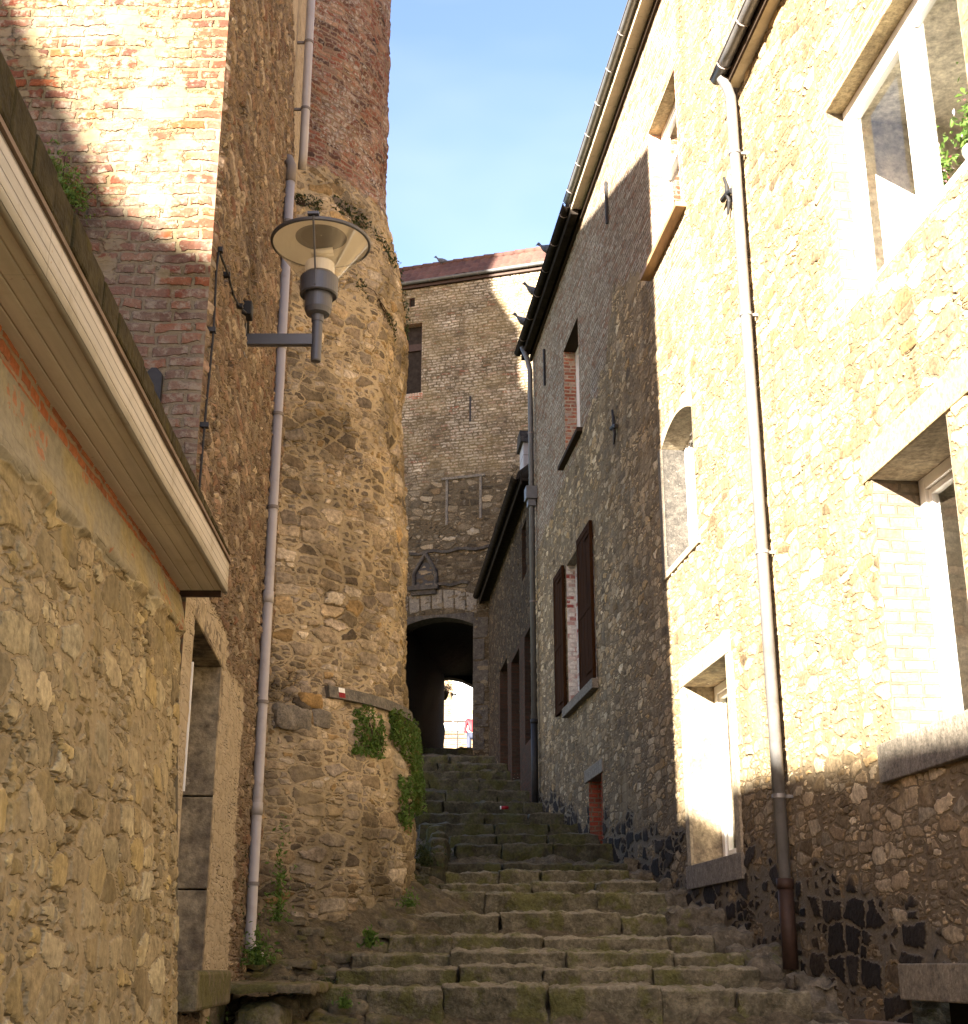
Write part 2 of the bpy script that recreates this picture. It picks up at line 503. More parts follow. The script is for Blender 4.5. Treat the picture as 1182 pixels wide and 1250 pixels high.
def mk_tower():
    g = G('tower masonry'); A = UV(g)
    pal = P5((0.25, 0.195, 0.135), (0.15, 0.118, 0.085), (0.34, 0.275, 0.20), (0.11, 0.086, 0.065), (0.40, 0.34, 0.275), (0.25, 0.165, 0.075), (0.21, 0.175, 0.145), (0.32, 0.26, 0.21))
    c, h, st, r2 = rubble(g, A, (0.25, 0.125), pal, (0.36, 0.285, 0.19, 1), 0.10, 0.025, small=0.55, flush=0.2)
    # smeared lime over the lower courses, mossy streaks
    lime = g.mr(g.noise(A, 1.3, 4, 0.6), 0.52, 0.66)
    lime = g.ma('MULTIPLY', lime, g.mr(g.attr('hgt'), 0.6, 2.6, 0.75, 0.15))
    c = g.mix(lime, c, g.scl((0.30, 0.24, 0.155, 1), g.mr(g.noise(A, 12, 4), 0.3, 0.7, 0.7, 1.2, False)))
    h = g.ma('MULTIPLY', h, g.ma('SUBTRACT', 1.0, g.ma('MULTIPLY', lime, 0.55)))
    th_ = g.n('ShaderNodeSeparateXYZ', {0: A}).outputs[0]
    moss = g.mr(g.ma('ADD', g.noise(A, 2.4, 4, 0.65), g.mr(th_, -1.4, 0.1, -0.06, 0.14, False)), 0.54, 0.70)
    c = g.mix(g.ma('MULTIPLY', moss, 0.38), c, (0.17, 0.12, 0.045, 1))
    c = g.vm('MULTIPLY', c, (1.14, 1.11, 1.0))
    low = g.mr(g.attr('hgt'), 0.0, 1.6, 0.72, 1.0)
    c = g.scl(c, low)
    dark = g.mr(g.noise(g.vm('MULTIPLY', A, (1, .8, 0)), 0.9, 5, 0.65), 0.42, 0.66, 1.1, 0.5)
    c = g.scl(c, dark)
    b, bh, mo = bricks(g, A, 0.21, 0.064, 0.012, P5((0.17, 0.06, 0.04), (0.22, 0.10, 0.065), (0.09, 0.05, 0.04), (0.30, 0.19, 0.13), (0.19, 0.075, 0.045), (0.06, 0.042, 0.036)), (0.24, 0.175, 0.125, 1), 0.026, 2.2, 0.6)
    z = g.ma('ADD', g.attr('zone'), g.ma('MULTIPLY', g.ma('SUBTRACT', g.noise(A, 2.6, 3), 0.5), 0.5))
    z = g.mr(z, 0.47, 0.53)
    return g.fin(g.mix(z, c, b), 0.95, g.mixf(z, h, bh), 0.12, True)
M['tower'] = mk_tower()

def mk_tallside():
    g = G('tall house side rubble'); A = UV(g)
    pal = P5((0.21, 0.15, 0.098), (0.13, 0.09, 0.06), (0.27, 0.205, 0.14), (0.15, 0.082, 0.052), (0.33, 0.265, 0.185), (0.11, 0.082, 0.06))
    c, h, st, r2 = rubble(g, A, (0.21, 0.075), pal, (0.25, 0.185, 0.12, 1), 0.10, 0.03, small=0.5, flush=0.2)
    c = g.scl(c, 0.86)
    # smooth render strip (zone 1) and grey plaster near the tower (zone 2)
    z1 = g.mr(g.ma('ADD', g.attr('zone'), g.ma('MULTIPLY', g.ma('SUBTRACT', g.noise(A, 5, 3), 0.5), 0.5)), 0.42, 0.6)
    pl = g.scl((0.38, 0.31, 0.215, 1), g.mr(g.noise(A, 9, 5, 0.65), 0.25, 0.75, 0.72, 1.2, False))
    c = g.mix(z1, c, pl)
    h = g.ma('MULTIPLY', h, g.mr(z1, 0, 1, 1.0, 0.35, False))
    return g.fin(c, 0.95, h, 0.1, True)
M['tallside'] = mk_tallside()

def mk_gable():
    g = G('red brick with old plaster'); A = UV(g)
    b, bh, mo = bricks(g, A, 0.225, 0.075, 0.013, P5((0.095, 0.026, 0.014), (0.115, 0.043, 0.023), (0.062, 0.027, 0.018), (0.125, 0.062, 0.036), (0.155, 0.045, 0.015), (0.09, 0.038, 0.024)),
                       (0.13, 0.10, 0.056, 1), 0.022, 2.0, 0.62, wcol=(0.20, 0.165, 0.118, 1))
    n1 = g.ma('ADD', g.noise(g.vm('MULTIPLY', A, (1.0, 1.5, 0)), 3.0, 7, 0.7), g.attr('zone'))
    n1 = g.ma('ADD', n1, g.ma('MULTIPLY', g.ma('SUBTRACT', g.noise(A, 11, 3), 0.5), 0.22))
    pm = g.mr(n1, 0.555, 0.60)
    pl = g.scl((0.155, 0.118, 0.066, 1), g.mr(g.noise(A, 14, 5, 0.65), 0.25, 0.75, 0.7, 1.2, False))
    c = g.mix(pm, b, pl)
    grey = g.mr(g.ma('ADD', g.noise(A, 2.6, 4), g.ma('MULTIPLY', g.attr('hgt'), -0.09)), 0.30, 0.42)
    c = g.mix(g.ma('MULTIPLY', grey, 0.35), c, (0.17, 0.145, 0.115, 1))
    h = g.mixf(pm, bh, g.ma('ADD', g.ma('MULTIPLY', bh, 0.2), 0.012))
    return g.fin(c, 0.95, h, 0.1, True)
M['gable'] = mk_gable()

def mk_low():
    g = G('lime washed rubble'); A = UV(g)
    pal = P5((0.26, 0.212, 0.132), (0.21, 0.168, 0.105), (0.30, 0.25, 0.165), (0.18, 0.142, 0.09), (0.28, 0.215, 0.105), (0.27, 0.235, 0.165))
    c, h, st, r2 = rubble(g, A, (0.24, 0.13), pal, (0.275, 0.215, 0.135, 1), 0.09, 0.014, small=0.45, flush=0.0, grain=0.9)
    wash = g.mr(g.noise(A, 1.6, 4, 0.6), 0.42, 0.62)
    c = g.mix(g.ma('MULTIPLY', wash, 0.35), c, g.scl((0.28, 0.23, 0.15, 1), g.mr(g.noise(A, 16, 5, 0.65), 0.25, 0.75, 0.78, 1.15, False)))
    h = g.ma('MULTIPLY', h, g.mr(wash, 0, 1, 1.0, 0.75, False))
    ym = g.mr(g.noise(A, 3.1, 4, 0.6), 0.58, 0.74)
    c = g.mix(g.ma('MULTIPLY', ym, 0.4), c, (0.26, 0.19, 0.06, 1))
    c = g.vm('MULTIPLY', c, (1.16, 1.14, 1.04))
    foot = g.mr(g.attr('hgt'), 0.0, 1.0, 0.7, 1.0)
    c = g.scl(c, foot)
    # vertical weather streaks
    sk = g.noise(g.vm('MULTIPLY', A, (14, 1.2, 0)), 1.0, 3)
    c = g.scl(c, g.mr(sk, 0.3, 0.7, 0.86, 1.12, False))
    # plaster band (zone about 1) and the brick course under the eave (zone about 2)
    pl = g.mix(g.mr(g.noise(A, 2.2, 4), 0.4, 0.6), (0.32, 0.255, 0.13, 1), (0.27, 0.235, 0.165, 1))
    pl = g.scl(pl, g.mr(g.noise(A, 20, 5, 0.65), 0.25, 0.75, 0.7, 1.2, False))
    b, bh, mo = bricks(g, A, 0.2, 0.06, 0.012, P5((0.36, 0.12, 0.055), (0.40, 0.15, 0.07), (0.28, 0.10, 0.05)), (0.33, 0.25, 0.17, 1), 0.01, 1.0, 0.1)
    bm_ = g.mr(g.ma('ADD', g.noise(A, 3.4, 4), g.ma('MULTIPLY', g.ma('SUBTRACT', g.noise(A, 18, 3), 0.5), 0.35)), 0.59, 0.61)
    pl = g.mix(g.ma('MULTIPLY', bm_, 0.7), pl, b)
    z = g.attr('zone')
    z1 = g.mr(z, 0.4, 0.6); z2 = g.mr(z, 1.4, 1.6)
    c = g.mix(z1, c, pl)
    h = g.mixf(z1, h, g.ma('ADD', g.ma('MULTIPLY', g.ma('SUBTRACT', g.noise(A, 12, 4), 0.5), 0.012), g.ma('MULTIPLY', bh, 0.3)))
    c = g.mix(z2, c, b); h = g.mixf(z2, h, bh)
    return g.fin(c, 0.95, h, 0.1, True)
M['low'] = mk_low()

def mk_far():
    g = G('weathered pale brick over black rubble'); A = UV(g)
    b, bh, mo = bricks(g, A, 0.26, 0.085, 0.02, P5((0.12, 0.088, 0.06), (0.25, 0.20, 0.145), (0.16, 0.122, 0.088), (0.37, 0.33, 0.275), (0.17, 0.07, 0.045), (0.20, 0.163, 0.115), (0.085, 0.068, 0.052), (0.29, 0.25, 0.20)),
                       (0.13, 0.107, 0.075, 1), 0.045, 3.0, 0.75)
    b = g.scl(b, g.mr(g.noise(A, 2.2, 5, 0.7), 0.35, 0.65, 0.7, 1.25, False))
    og = g.mr(g.noise(A, 0.7, 4), 0.42, 0.6)
    b = g.mix(g.ma('MULTIPLY', og, 0.35), b, (0.21, 0.165, 0.09, 1))
    c, h, st, r2 = rubble(g, A, (0.32, 0.17), P5((0.125, 0.10, 0.07), (0.075, 0.06, 0.043), (0.18, 0.15, 0.11), (0.05, 0.042, 0.032), (0.24, 0.21, 0.165), (0.11, 0.08, 0.05)),
                          (0.095, 0.076, 0.052, 1), 0.09, 0.03)
    wsp = g.mr(g.noise(A, 5, 5, 0.7), 0.58, 0.70)
    c = g.mix(g.ma('MULTIPLY', wsp, 0.5), c, (0.32, 0.31, 0.29, 1))
    z = g.mr(g.ma('ADD', g.attr('zone'), g.ma('MULTIPLY', g.ma('SUBTRACT', g.noise(A, 0.9, 5, 0.6), 0.5), 1.1)), 0.35, 0.65)
    c = g.vm('MULTIPLY', c, (1.0, 0.95, 0.82)); b = g.vm('MULTIPLY', b, (1.0, 0.96, 0.84))
    darktone = g.mr(g.ma('ADD', g.attr('hgt'), g.ma('MULTIPLY', g.ma('SUBTRACT', g.noise(A, 0.8, 3), 0.5), 3.0)), 1.0, 7.5, 0.5, 1.0)  # darker and blotchy towards the bottom of the wall
    return g.fin(g.scl(g.mix(z, c, b), darktone), 0.95, g.mixf(z, h, bh), 0.1, True)
M['far'] = mk_far()

def stone(name, c1, c2, scale=6.0, bump=0.006, moss=0.0, mosscol=(0.085, 0.085, 0.02), rough=0.92, spots=None, worn_lit=None):
    g = G(name); A = g.obj()
    n = g.noise(A, scale, 5, 0.65); f = g.noise(A, scale * 6, 4, 0.7)
    c = g.mix(g.mr(n, 0.35, 0.65), c1 + (1,), c2 + (1,))
    c = g.scl(c, g.mr(f, 0.28, 0.72, 0.58, 1.42, False))
    c = g.scl(c, g.mr(g.noise(A, scale * 2.6, 4, 0.7), 0.3, 0.7, 0.72, 1.28, False))
    if spots:
        s = g.mr(g.noise(A, scale * 1.7, 5, 0.75), 0.60, 0.68)
        c = g.mix(g.ma('MULTIPLY', s, 0.7), c, spots + (1,))
    if worn_lit:  # top edges painted lighter: worn stone, and the light on the tread tops
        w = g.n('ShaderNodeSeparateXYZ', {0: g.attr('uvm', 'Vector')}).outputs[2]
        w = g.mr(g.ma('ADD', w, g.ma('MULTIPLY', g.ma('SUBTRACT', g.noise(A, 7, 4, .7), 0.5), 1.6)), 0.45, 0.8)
        c = g.mix(g.ma('MULTIPLY', w, 0.7), c, g.scl(worn_lit + (1,), g.mr(f, 0.25, 0.75, 0.6, 1.35, False)))
    if moss:
        mm = g.mr(g.ma('ADD', g.noise(A, 3.2, 5, 0.7), moss - 0.5), 0.5, 0.62)
        c = g.mix(g.ma('MULTIPLY', mm, 0.75), c, g.scl(mosscol + (1,), g.mr(f, 0.2, 0.8, 0.5, 1.6, False)))
    h = g.ma('ADD', g.ma('MULTIPLY', n, bump * 2.5), g.ma('MULTIPLY', f, bump))
    return g.fin(c, rough, h, 0.2)
M['step'] = stone('mossy step stone', (0.16, 0.136, 0.086), (0.085, 0.074, 0.045), 5.5, 0.026, 0.52, (0.088, 0.086, 0.022), spots=(0.20, 0.16, 0.10), worn_lit=(0.27, 0.235, 0.165))
M['stepshade'] = stone('shaded step stone', (0.07, 0.064, 0.04), (0.037, 0.034, 0.021), 4.5, 0.02, 0.53, (0.055, 0.056, 0.016), spots=(0.11, 0.097, 0.068), worn_lit=(0.12, 0.105, 0.075))  # darker copy of the step stone, shade of the upper flight put into colour
M['cement'] = stone('grey cement', (0.14, 0.118, 0.084), (0.085, 0.072, 0.05), 5, 0.014, 0.46, spots=(0.24, 0.21, 0.165))
M['bluestone'] = stone('grey dressed stone', (0.20, 0.17, 0.13), (0.14, 0.12, 0.092), 9, 0.006, spots=(0.28, 0.25, 0.20))
M['creamstone'] = stone('cream dressed stone', (0.32, 0.265, 0.18), (0.26, 0.21, 0.14), 5, 0.006)
M['ochrestone'] = stone('ochre concrete lintel', (0.32, 0.25, 0.135), (0.27, 0.205, 0.11), 5, 0.005)
M['slabstone'] = stone('mossy slab', (0.15, 0.125, 0.08), (0.10, 0.082, 0.052), 5, 0.01, 0.54, (0.085, 0.08, 0.022), spots=(0.26, 0.21, 0.14))
M['jamb'] = stone('stained jamb stone', (0.34, 0.27, 0.17), (0.13, 0.10, 0.07), 3.6, 0.008, spots=(0.44, 0.38, 0.28))
M['darkstone'] = stone('sooty stone', (0.062, 0.054, 0.044), (0.034, 0.03, 0.026), 5, 0.012, spots=(0.13, 0.118, 0.10))
M['darktone'] = stone('black shaded vault', (0.010, 0.009, 0.008), (0.006, 0.0055, 0.005), 5, 0.01)  # near-black colour paints in the shade inside the passage
M['greyreveal'] = stone('dark grey reveal', (0.065, 0.057, 0.047), (0.036, 0.032, 0.027), 11, 0.006, spots=(0.17, 0.15, 0.125))  # dark grey with paler spots
M['slate'] = stone('slate ledge', (0.15, 0.13, 0.10), (0.10, 0.09, 0.075), 7, 0.004)
M['ochreblock'] = stone('ochre stone', (0.30, 0.185, 0.07), (0.24, 0.145, 0.055), 7, 0.006)
M['earth'] = stone('mossy earth', (0.125, 0.10, 0.06), (0.07, 0.056, 0.034), 5, 0.025, 0.47, (0.07, 0.065, 0.018), spots=(0.20, 0.165, 0.11))
M['hill'] = stone('grassy hillside', (0.06, 0.065, 0.025), (0.045, 0.05, 0.02), 1.0, 0.02)
M['tancement'] = stone('tan cement', (0.22, 0.18, 0.12), (0.17, 0.14, 0.095), 6, 0.006)
M['plaster'] = stone('room plaster', (0.72, 0.67, 0.58), (0.68, 0.63, 0.54), 3, 0.001)
M['whiteband'] = stone('white painted band', (0.75, 0.72, 0.66), (0.7, 0.67, 0.6), 4, 0.002)

def simple(name, c, rough=0.5, metal=0.0, spec=0.4, var=0.12, scale=8.0, bump=0.0, streak=None, dirt=None):
    g = G(name); A = g.obj()
    V = g.vm('MULTIPLY', A, streak) if streak else A
    n = g.noise(V, scale, 4, 0.6)
    col = g.scl(c + (1,), g.mr(n, 0.25, 0.75, 1 - var, 1 + var, False))
    if dirt:
        d = g.mr(g.noise(A, scale * 0.6, 5, 0.7), 0.52, 0.72)
        col = g.mix(g.ma('MULTIPLY', d, 0.7), col, dirt + (1,))
    return g.fin(col, rough, g.ma('MULTIPLY', n, bump) if bump else None, spec, metal=metal)
M['zinc'] = simple('weathered zinc', (0.20, 0.19, 0.18), 0.45, 0.45, 0.4, 0.2, 6, dirt=(0.13, 0.118, 0.105))
M['zincdark'] = simple('dark zinc', (0.12, 0.12, 0.12), 0.5, 0.4, 0.3, 0.16, 6)
M['pvc'] = simple('grey pvc pipe', (0.36, 0.325, 0.31), 0.45, 0, 0.4, 0.08, 5, dirt=(0.24, 0.205, 0.17))
M['collar'] = simple('pipe bracket', (0.17, 0.145, 0.13), 0.6, 0, 0.3)
M['rustbrown'] = simple('rusty brown cast iron', (0.036, 0.019, 0.012), 0.65, 0.2, 0.3, 0.3, 14, dirt=(0.055, 0.026, 0.016))
M['blackiron'] = simple('black iron', (0.018, 0.017, 0.017), 0.6, 0.2, 0.3, 0.3, 20)
M['tar'] = simple('tarred gutter wood', (0.026, 0.021, 0.017), 0.95, 0, 0.03, 0.4, 9)
M['white'] = simple('white window paint', (0.78, 0.76, 0.72), 0.4, 0, 0.4, 0.05, 6)
M['woodsill'] = simple('varnished board', (0.28, 0.17, 0.075), 0.6, 0, 0.3, 0.25, 5, streak=(6, 1, 6))
M['brownshutter'] = simple('brown painted shutter', (0.036, 0.0155, 0.006), 0.9, 0, 0.02, 0.3, 8, streak=(1, 1, 0.2), dirt=(0.02, 0.0095, 0.0045))
M['cream_soffit'] = simple('cream soffit', (0.50, 0.43, 0.31), 0.7, 0, 0.2, 0.12, 5, dirt=(0.34, 0.28, 0.19))
M['darkwood'] = simple('dark old wood', (0.04, 0.027, 0.018), 0.85, 0, 0.08, 0.3, 7, streak=(8, 8, 1))
M['lampmetal'] = simple('anthracite lamp paint', (0.07, 0.07, 0.078), 0.42, 0.15, 0.5, 0.1, 10)
M['lampinner'] = simple('cream lamp reflector', (0.84, 0.80, 0.72), 0.6, 0, 0.3, 0.05)
M['lampwhite'] = simple('white lamp fittings', (0.82, 0.78, 0.7), 0.4, 0, 0.4, 0.04)
M['red'] = simple('red paint', (0.22, 0.006, 0.012), 0.6, 0, 0.3, 0.1)
M['whitemark'] = simple('white mark paint', (0.8, 0.78, 0.74), 0.6, 0, 0.3, 0.06)
M['tilemoss'] = simple('mossy roof edge', (0.045, 0.035, 0.016), 0.9, 0, 0.1, 0.5, 11, 0.02, dirt=(0.07, 0.055, 0.012))
M['curtain'] = simple('pale curtain', (0.62, 0.58, 0.42), 0.9, 0, 0.1, 0.06)
M['curtain2'] = simple('white net curtain', (0.66, 0.62, 0.54), 0.9, 0, 0.1, 0.06)
M['slatewhite'] = simple('pale grey slates', (0.36, 0.355, 0.37), 0.7, 0, 0.3, 0.1)
M['pigeon'] = simple('pigeon feathers', (0.075, 0.08, 0.095), 0.7, 0, 0.3, 0.45, 22)
M['terracotta'] = simple('terracotta pot', (0.30, 0.12, 0.06), 0.8)
M['timber'] = simple('weathered rail timber', (0.17, 0.115, 0.08), 0.7, 0, 0.2, 0.35, 5, streak=(9, 1, 9))

def mk_siding(name, c, dirt, per, gd):
    g = G(name); A = UV(g)
    sp = g.n('ShaderNodeSeparateXYZ', {0: A}).outputs
    gr = g.noise(g.vm('MULTIPLY', A, (0.8, 30, 0)), 1.0, 4, 0.6)
    y = g.ma('FRACT', g.ma('MULTIPLY', sp[1], 1 / per))
    groove = g.ma('MAXIMUM', g.mr(y, 0.0, 0.10, 1, 0), g.mr(y, 0.9, 1.0, 0, 1))
    col = g.scl(c + (1,), g.mr(gr, 0.3, 0.7, 0.9, 1.08, False))
    d = g.mr(g.noise(A, 5, 5, 0.7), 0.5, 0.72)
    col = g.mix(g.ma('MULTIPLY', d, 0.45), col, dirt + (1,))
    rs_ = g.mr(g.noise(A, 26, 3, 0.6), 0.66, 0.74)
    col = g.mix(g.ma('MULTIPLY', rs_, 0.6), col, (0.26, 0.12, 0.03, 1))
    wk = g.mr(g.noise(g.vm('MULTIPLY', A, (1.3, 9, 0)), 1.0, 5, 0.65), 0.35, 0.7, 1.06, 0.84, False)
    col = g.scl(col, wk)
    jt = g.ma('FRACT', g.ma('MULTIPLY', sp[0], 1 / 2.3))
    jl = g.mr(g.ma('ABSOLUTE', g.ma('SUBTRACT', jt, 0.5)), 0.001, 0.0022, 1, 0)
    col = g.scl(col, g.mr(g.ma('MAXIMUM', groove, jl), 0, 1, 1, gd, False))
    return g.fin(col, 0.75, g.ma('MULTIPLY', groove, -0.004), 0.2)
M['fascia'] = mk_siding('cream fascia boards', (0.50, 0.45, 0.375), (0.27, 0.225, 0.15), 0.041, 0.72)
M['soffitpanel'] = mk_siding('beige soffit boards', (0.62, 0.555, 0.455), (0.46, 0.385, 0.27), 0.062, 0.88)

def mk_brickplain(name, pal, mortar, white=0.2, bw=0.2, bh=0.065, seed=0.0):
    g = G(name); A = UV(g)
    b, bh_, mo = bricks(g, A, bw, bh, 0.012, pal, mortar, 0.012, 1.0, white, seed=seed)
    return g.fin(b, 0.92, bh_, 0.15, bump=1.0)
M['redbrick'] = mk_brickplain('red brick reveal', P5((0.34, 0.10, 0.055), (0.40, 0.16, 0.09), (0.28, 0.10, 0.06), (0.45, 0.33, 0.24)), (0.45, 0.38, 0.28, 1), 0.5)
M['palebrick'] = mk_brickplain('lime washed brick reveal', P5((0.165, 0.135, 0.095), (0.14, 0.11, 0.075), (0.18, 0.15, 0.11), (0.145, 0.095, 0.06), (0.16, 0.13, 0.092)), (0.115, 0.094, 0.066, 1), 0.0, 0.2, 0.085, 5)
M['paintedbrick'] = mk_brickplain('flaking white painted brick', P5((0.66, 0.62, 0.55), (0.62, 0.58, 0.51), (0.64, 0.59, 0.52), (0.30, 0.05, 0.035), (0.68, 0.64, 0.57), (0.62, 0.58, 0.52), (0.66, 0.62, 0.56)), (0.6, 0.55, 0.48, 1), 0.5, 0.19, 0.07, 9)
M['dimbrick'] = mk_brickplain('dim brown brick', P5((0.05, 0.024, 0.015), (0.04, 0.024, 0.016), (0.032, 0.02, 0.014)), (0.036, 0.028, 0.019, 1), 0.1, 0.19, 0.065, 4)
M['sunbrick'] = mk_brickplain('sunny tan brick', P5((0.17, 0.10, 0.055), (0.21, 0.14, 0.08), (0.14, 0.075, 0.042)), (0.24, 0.19, 0.13, 1), 0.1, 0.22, 0.08)
M['cellarbrick'] = mk_brickplain('dark red brick', P5((0.24, 0.05, 0.03), (0.28, 0.075, 0.045), (0.18, 0.055, 0.036), (0.2, 0.08, 0.05)), (0.16, 0.12, 0.08, 1), 0.1, 0.19, 0.065, 3)

def mk_tiles(name, c1, c2, moss):
    g = G(name); A = UV(g)
    sp = g.n('ShaderNodeSeparateXYZ', {0: A}).outputs
    r = g.n('ShaderNodeTexWhiteNoise', {'Vector': g.vm('FLOOR', g.vm('MULTIPLY', A, (1 / 0.22, 1 / 0.3, 0)))}, noise_dimensions='2D').outputs[0]
    c = g.mix(r, c1 + (1,), c2 + (1,))
    c = g.scl(c, g.mr(g.noise(A, 14, 4), 0.25, 0.75, 0.7, 1.25, False))
    m = g.mr(g.noise(A, 3, 5, 0.7), 0.55, 0.7)
    c = g.mix(g.ma('MULTIPLY', m, moss), c, (0.06, 0.05, 0.03, 1))
    return g.fin(c, 0.85, g.ma('MULTIPLY', g.noise(A, 20, 3), 0.004), 0.2)
M['redtile'] = mk_tiles('red clay roof tiles', (0.060, 0.030, 0.024), (0.095, 0.046, 0.034), 0.6)
M['browntile'] = mk_tiles('brown mossy tiles', (0.10, 0.06, 0.045), (0.15, 0.085, 0.06), 0.6)

def mk_glass():
    g = G('window glass')
    fr = g.ma('POWER', g.n('ShaderNodeLayerWeight', {'Blend': 0.5}).outputs['Facing'], 5.0)
    t = g.n('ShaderNodeBsdfTransparent', {'Color': (0.93, 0.95, 0.94, 1)}).outputs[0]
    s = g.n('ShaderNodeBsdfGlossy', {'Color': (1, 1, 1, 1), 'Roughness': 0.02}).outputs[0]
    mx = g.n('ShaderNodeMixShader', {0: g.ma('ADD', g.ma('MULTIPLY', fr, 0.9), 0.04), 1: t, 2: s}).outputs[0]
    g.t.links.new(mx, g.out.inputs['Surface'])
    return g.m
M['glass'] = mk_glass()
def mk_acrylic():
    g = G('lamp cone acrylic')
    fr = g.n('ShaderNodeLayerWeight', {'Blend': 0.35}).outputs['Facing']
    t = g.n('ShaderNodeBsdfTransparent', {'Color': (0.97, 0.95, 0.90, 1)}).outputs[0]
    s = g.n('ShaderNodeBsdfGlossy', {'Color': (1, 0.97, 0.92, 1), 'Roughness': 0.12}).outputs[0]
    dff = g.n('ShaderNodeBsdfTranslucent', {'Color': (0.8, 0.74, 0.62, 1)}).outputs[0]
    a = g.n('ShaderNodeMixShader', {0: 0.28, 1: t, 2: dff}).outputs[0]
    mx = g.n('ShaderNodeMixShader', {0: g.mr(fr, 0.0, 1.0, 0.05, 0.35, False), 1: a, 2: s}).outputs[0]
    g.t.links.new(mx, g.out.inputs['Surface'])
    return g.m
M['acrylic'] = mk_acrylic()

def mk_leaf(name, c1, c2):
    g = G(name)
    r = g.n('ShaderNodeNewGeometry').outputs['Random Per Island']
    c = g.mix(r, c1 + (1,), c2 + (1,))
    b = g.n('ShaderNodeBsdfPrincipled', {'Base Color': c, 'Roughness': 0.6, 'Specular IOR Level': 0.3}).outputs[0]
    t = g.n('ShaderNodeBsdfTranslucent', {'Color': g.scl(c, 1.3)}).outputs[0]
    g.t.links.new(g.n('ShaderNodeMixShader', {0: 0.3, 1: b, 2: t}).outputs[0], g.out.inputs['Surface'])
    return g.m
M['leaf'] = mk_leaf('green leaves', (0.06, 0.115, 0.018), (0.12, 0.19, 0.035))
M['leafdry'] = mk_leaf('brownish leaves', (0.14, 0.12, 0.03), (0.075, 0.10, 0.02))
M['leafdark'] = mk_leaf('dark leaves', (0.028, 0.042, 0.012), (0.05, 0.06, 0.018))
M['flower'] = mk_leaf('small flowers', (0.5, 0.08, 0.12), (0.6, 0.5, 0.55))

# ------------------------------------------------------------------ ground
def structure(o):
    o['kind'] = 'structure'; return o
o = grid('hillside', lines(-300, 300, 30), np.concatenate([lines(-120, 0, 20), lines(0, 48, 4)[1:], lines(48, 900, 60)[1:]]), lambda s, t: (s, t, zg(t) - 0.9), M['hill'])
structure(o)
TCX, TCY = -3.06, 14.0                      # centre of the round tower
TZ = [(-2, 2.36), (0.7, 2.34), (1.4, 2.335), (2.2, 2.32), (2.42, 2.27), (2.6, 2.24), (4.0, 2.205), (5.3, 2.15), (6.0, 2.12), (6.6, 2.175), (7.4, 2.10), (8.0, 1.985), (8.3, 1.90), (8.6, 1.86), (15, 1.86)]
def tower_r(z):
    return np.interp(z, [p[0] for p in TZ], [p[1] for p in TZ])
def TOW(th, d, z):                          # point on the tower: angle, distance out of the face, height
    r = tower_r(z) + d
    return (TCX + r * np.cos(th), TCY + r * np.sin(th), z)
def ground_z(x, y):
    base = zg(y) - 0.20
    dt = np.hypot(x - TCX, y - TCY) - 2.3
    bank = np.clip(0.75 - dt, 0, 0.8) * 0.42 * np.clip((y - 9.4) / 1.5, 0, 1)
    left = np.clip((-0.10 * y - x) / 0.5, 0, 1) * 0.10 * np.clip((y - 9.3) / 0.4, 0, 1)
    return base + bank + left + 0.06 * fbm(x * 2.3, y * 2.3, 0 * x, 3) + 0.035 * fbm(x * 9, y * 9, 0 * x, 3)
o = grid('alley_ground', lines(-2.6, 3.4, 0.03), np.concatenate([lines(-8, 8, 0.5), lines(8, 14, 0.03)[1:], lines(14, 18, 0.05)[1:], lines(18, 66, 0.4)[1:]]),
         lambda s, t: (s, t, ground_z(s, t)), M['earth'])
structure(o)

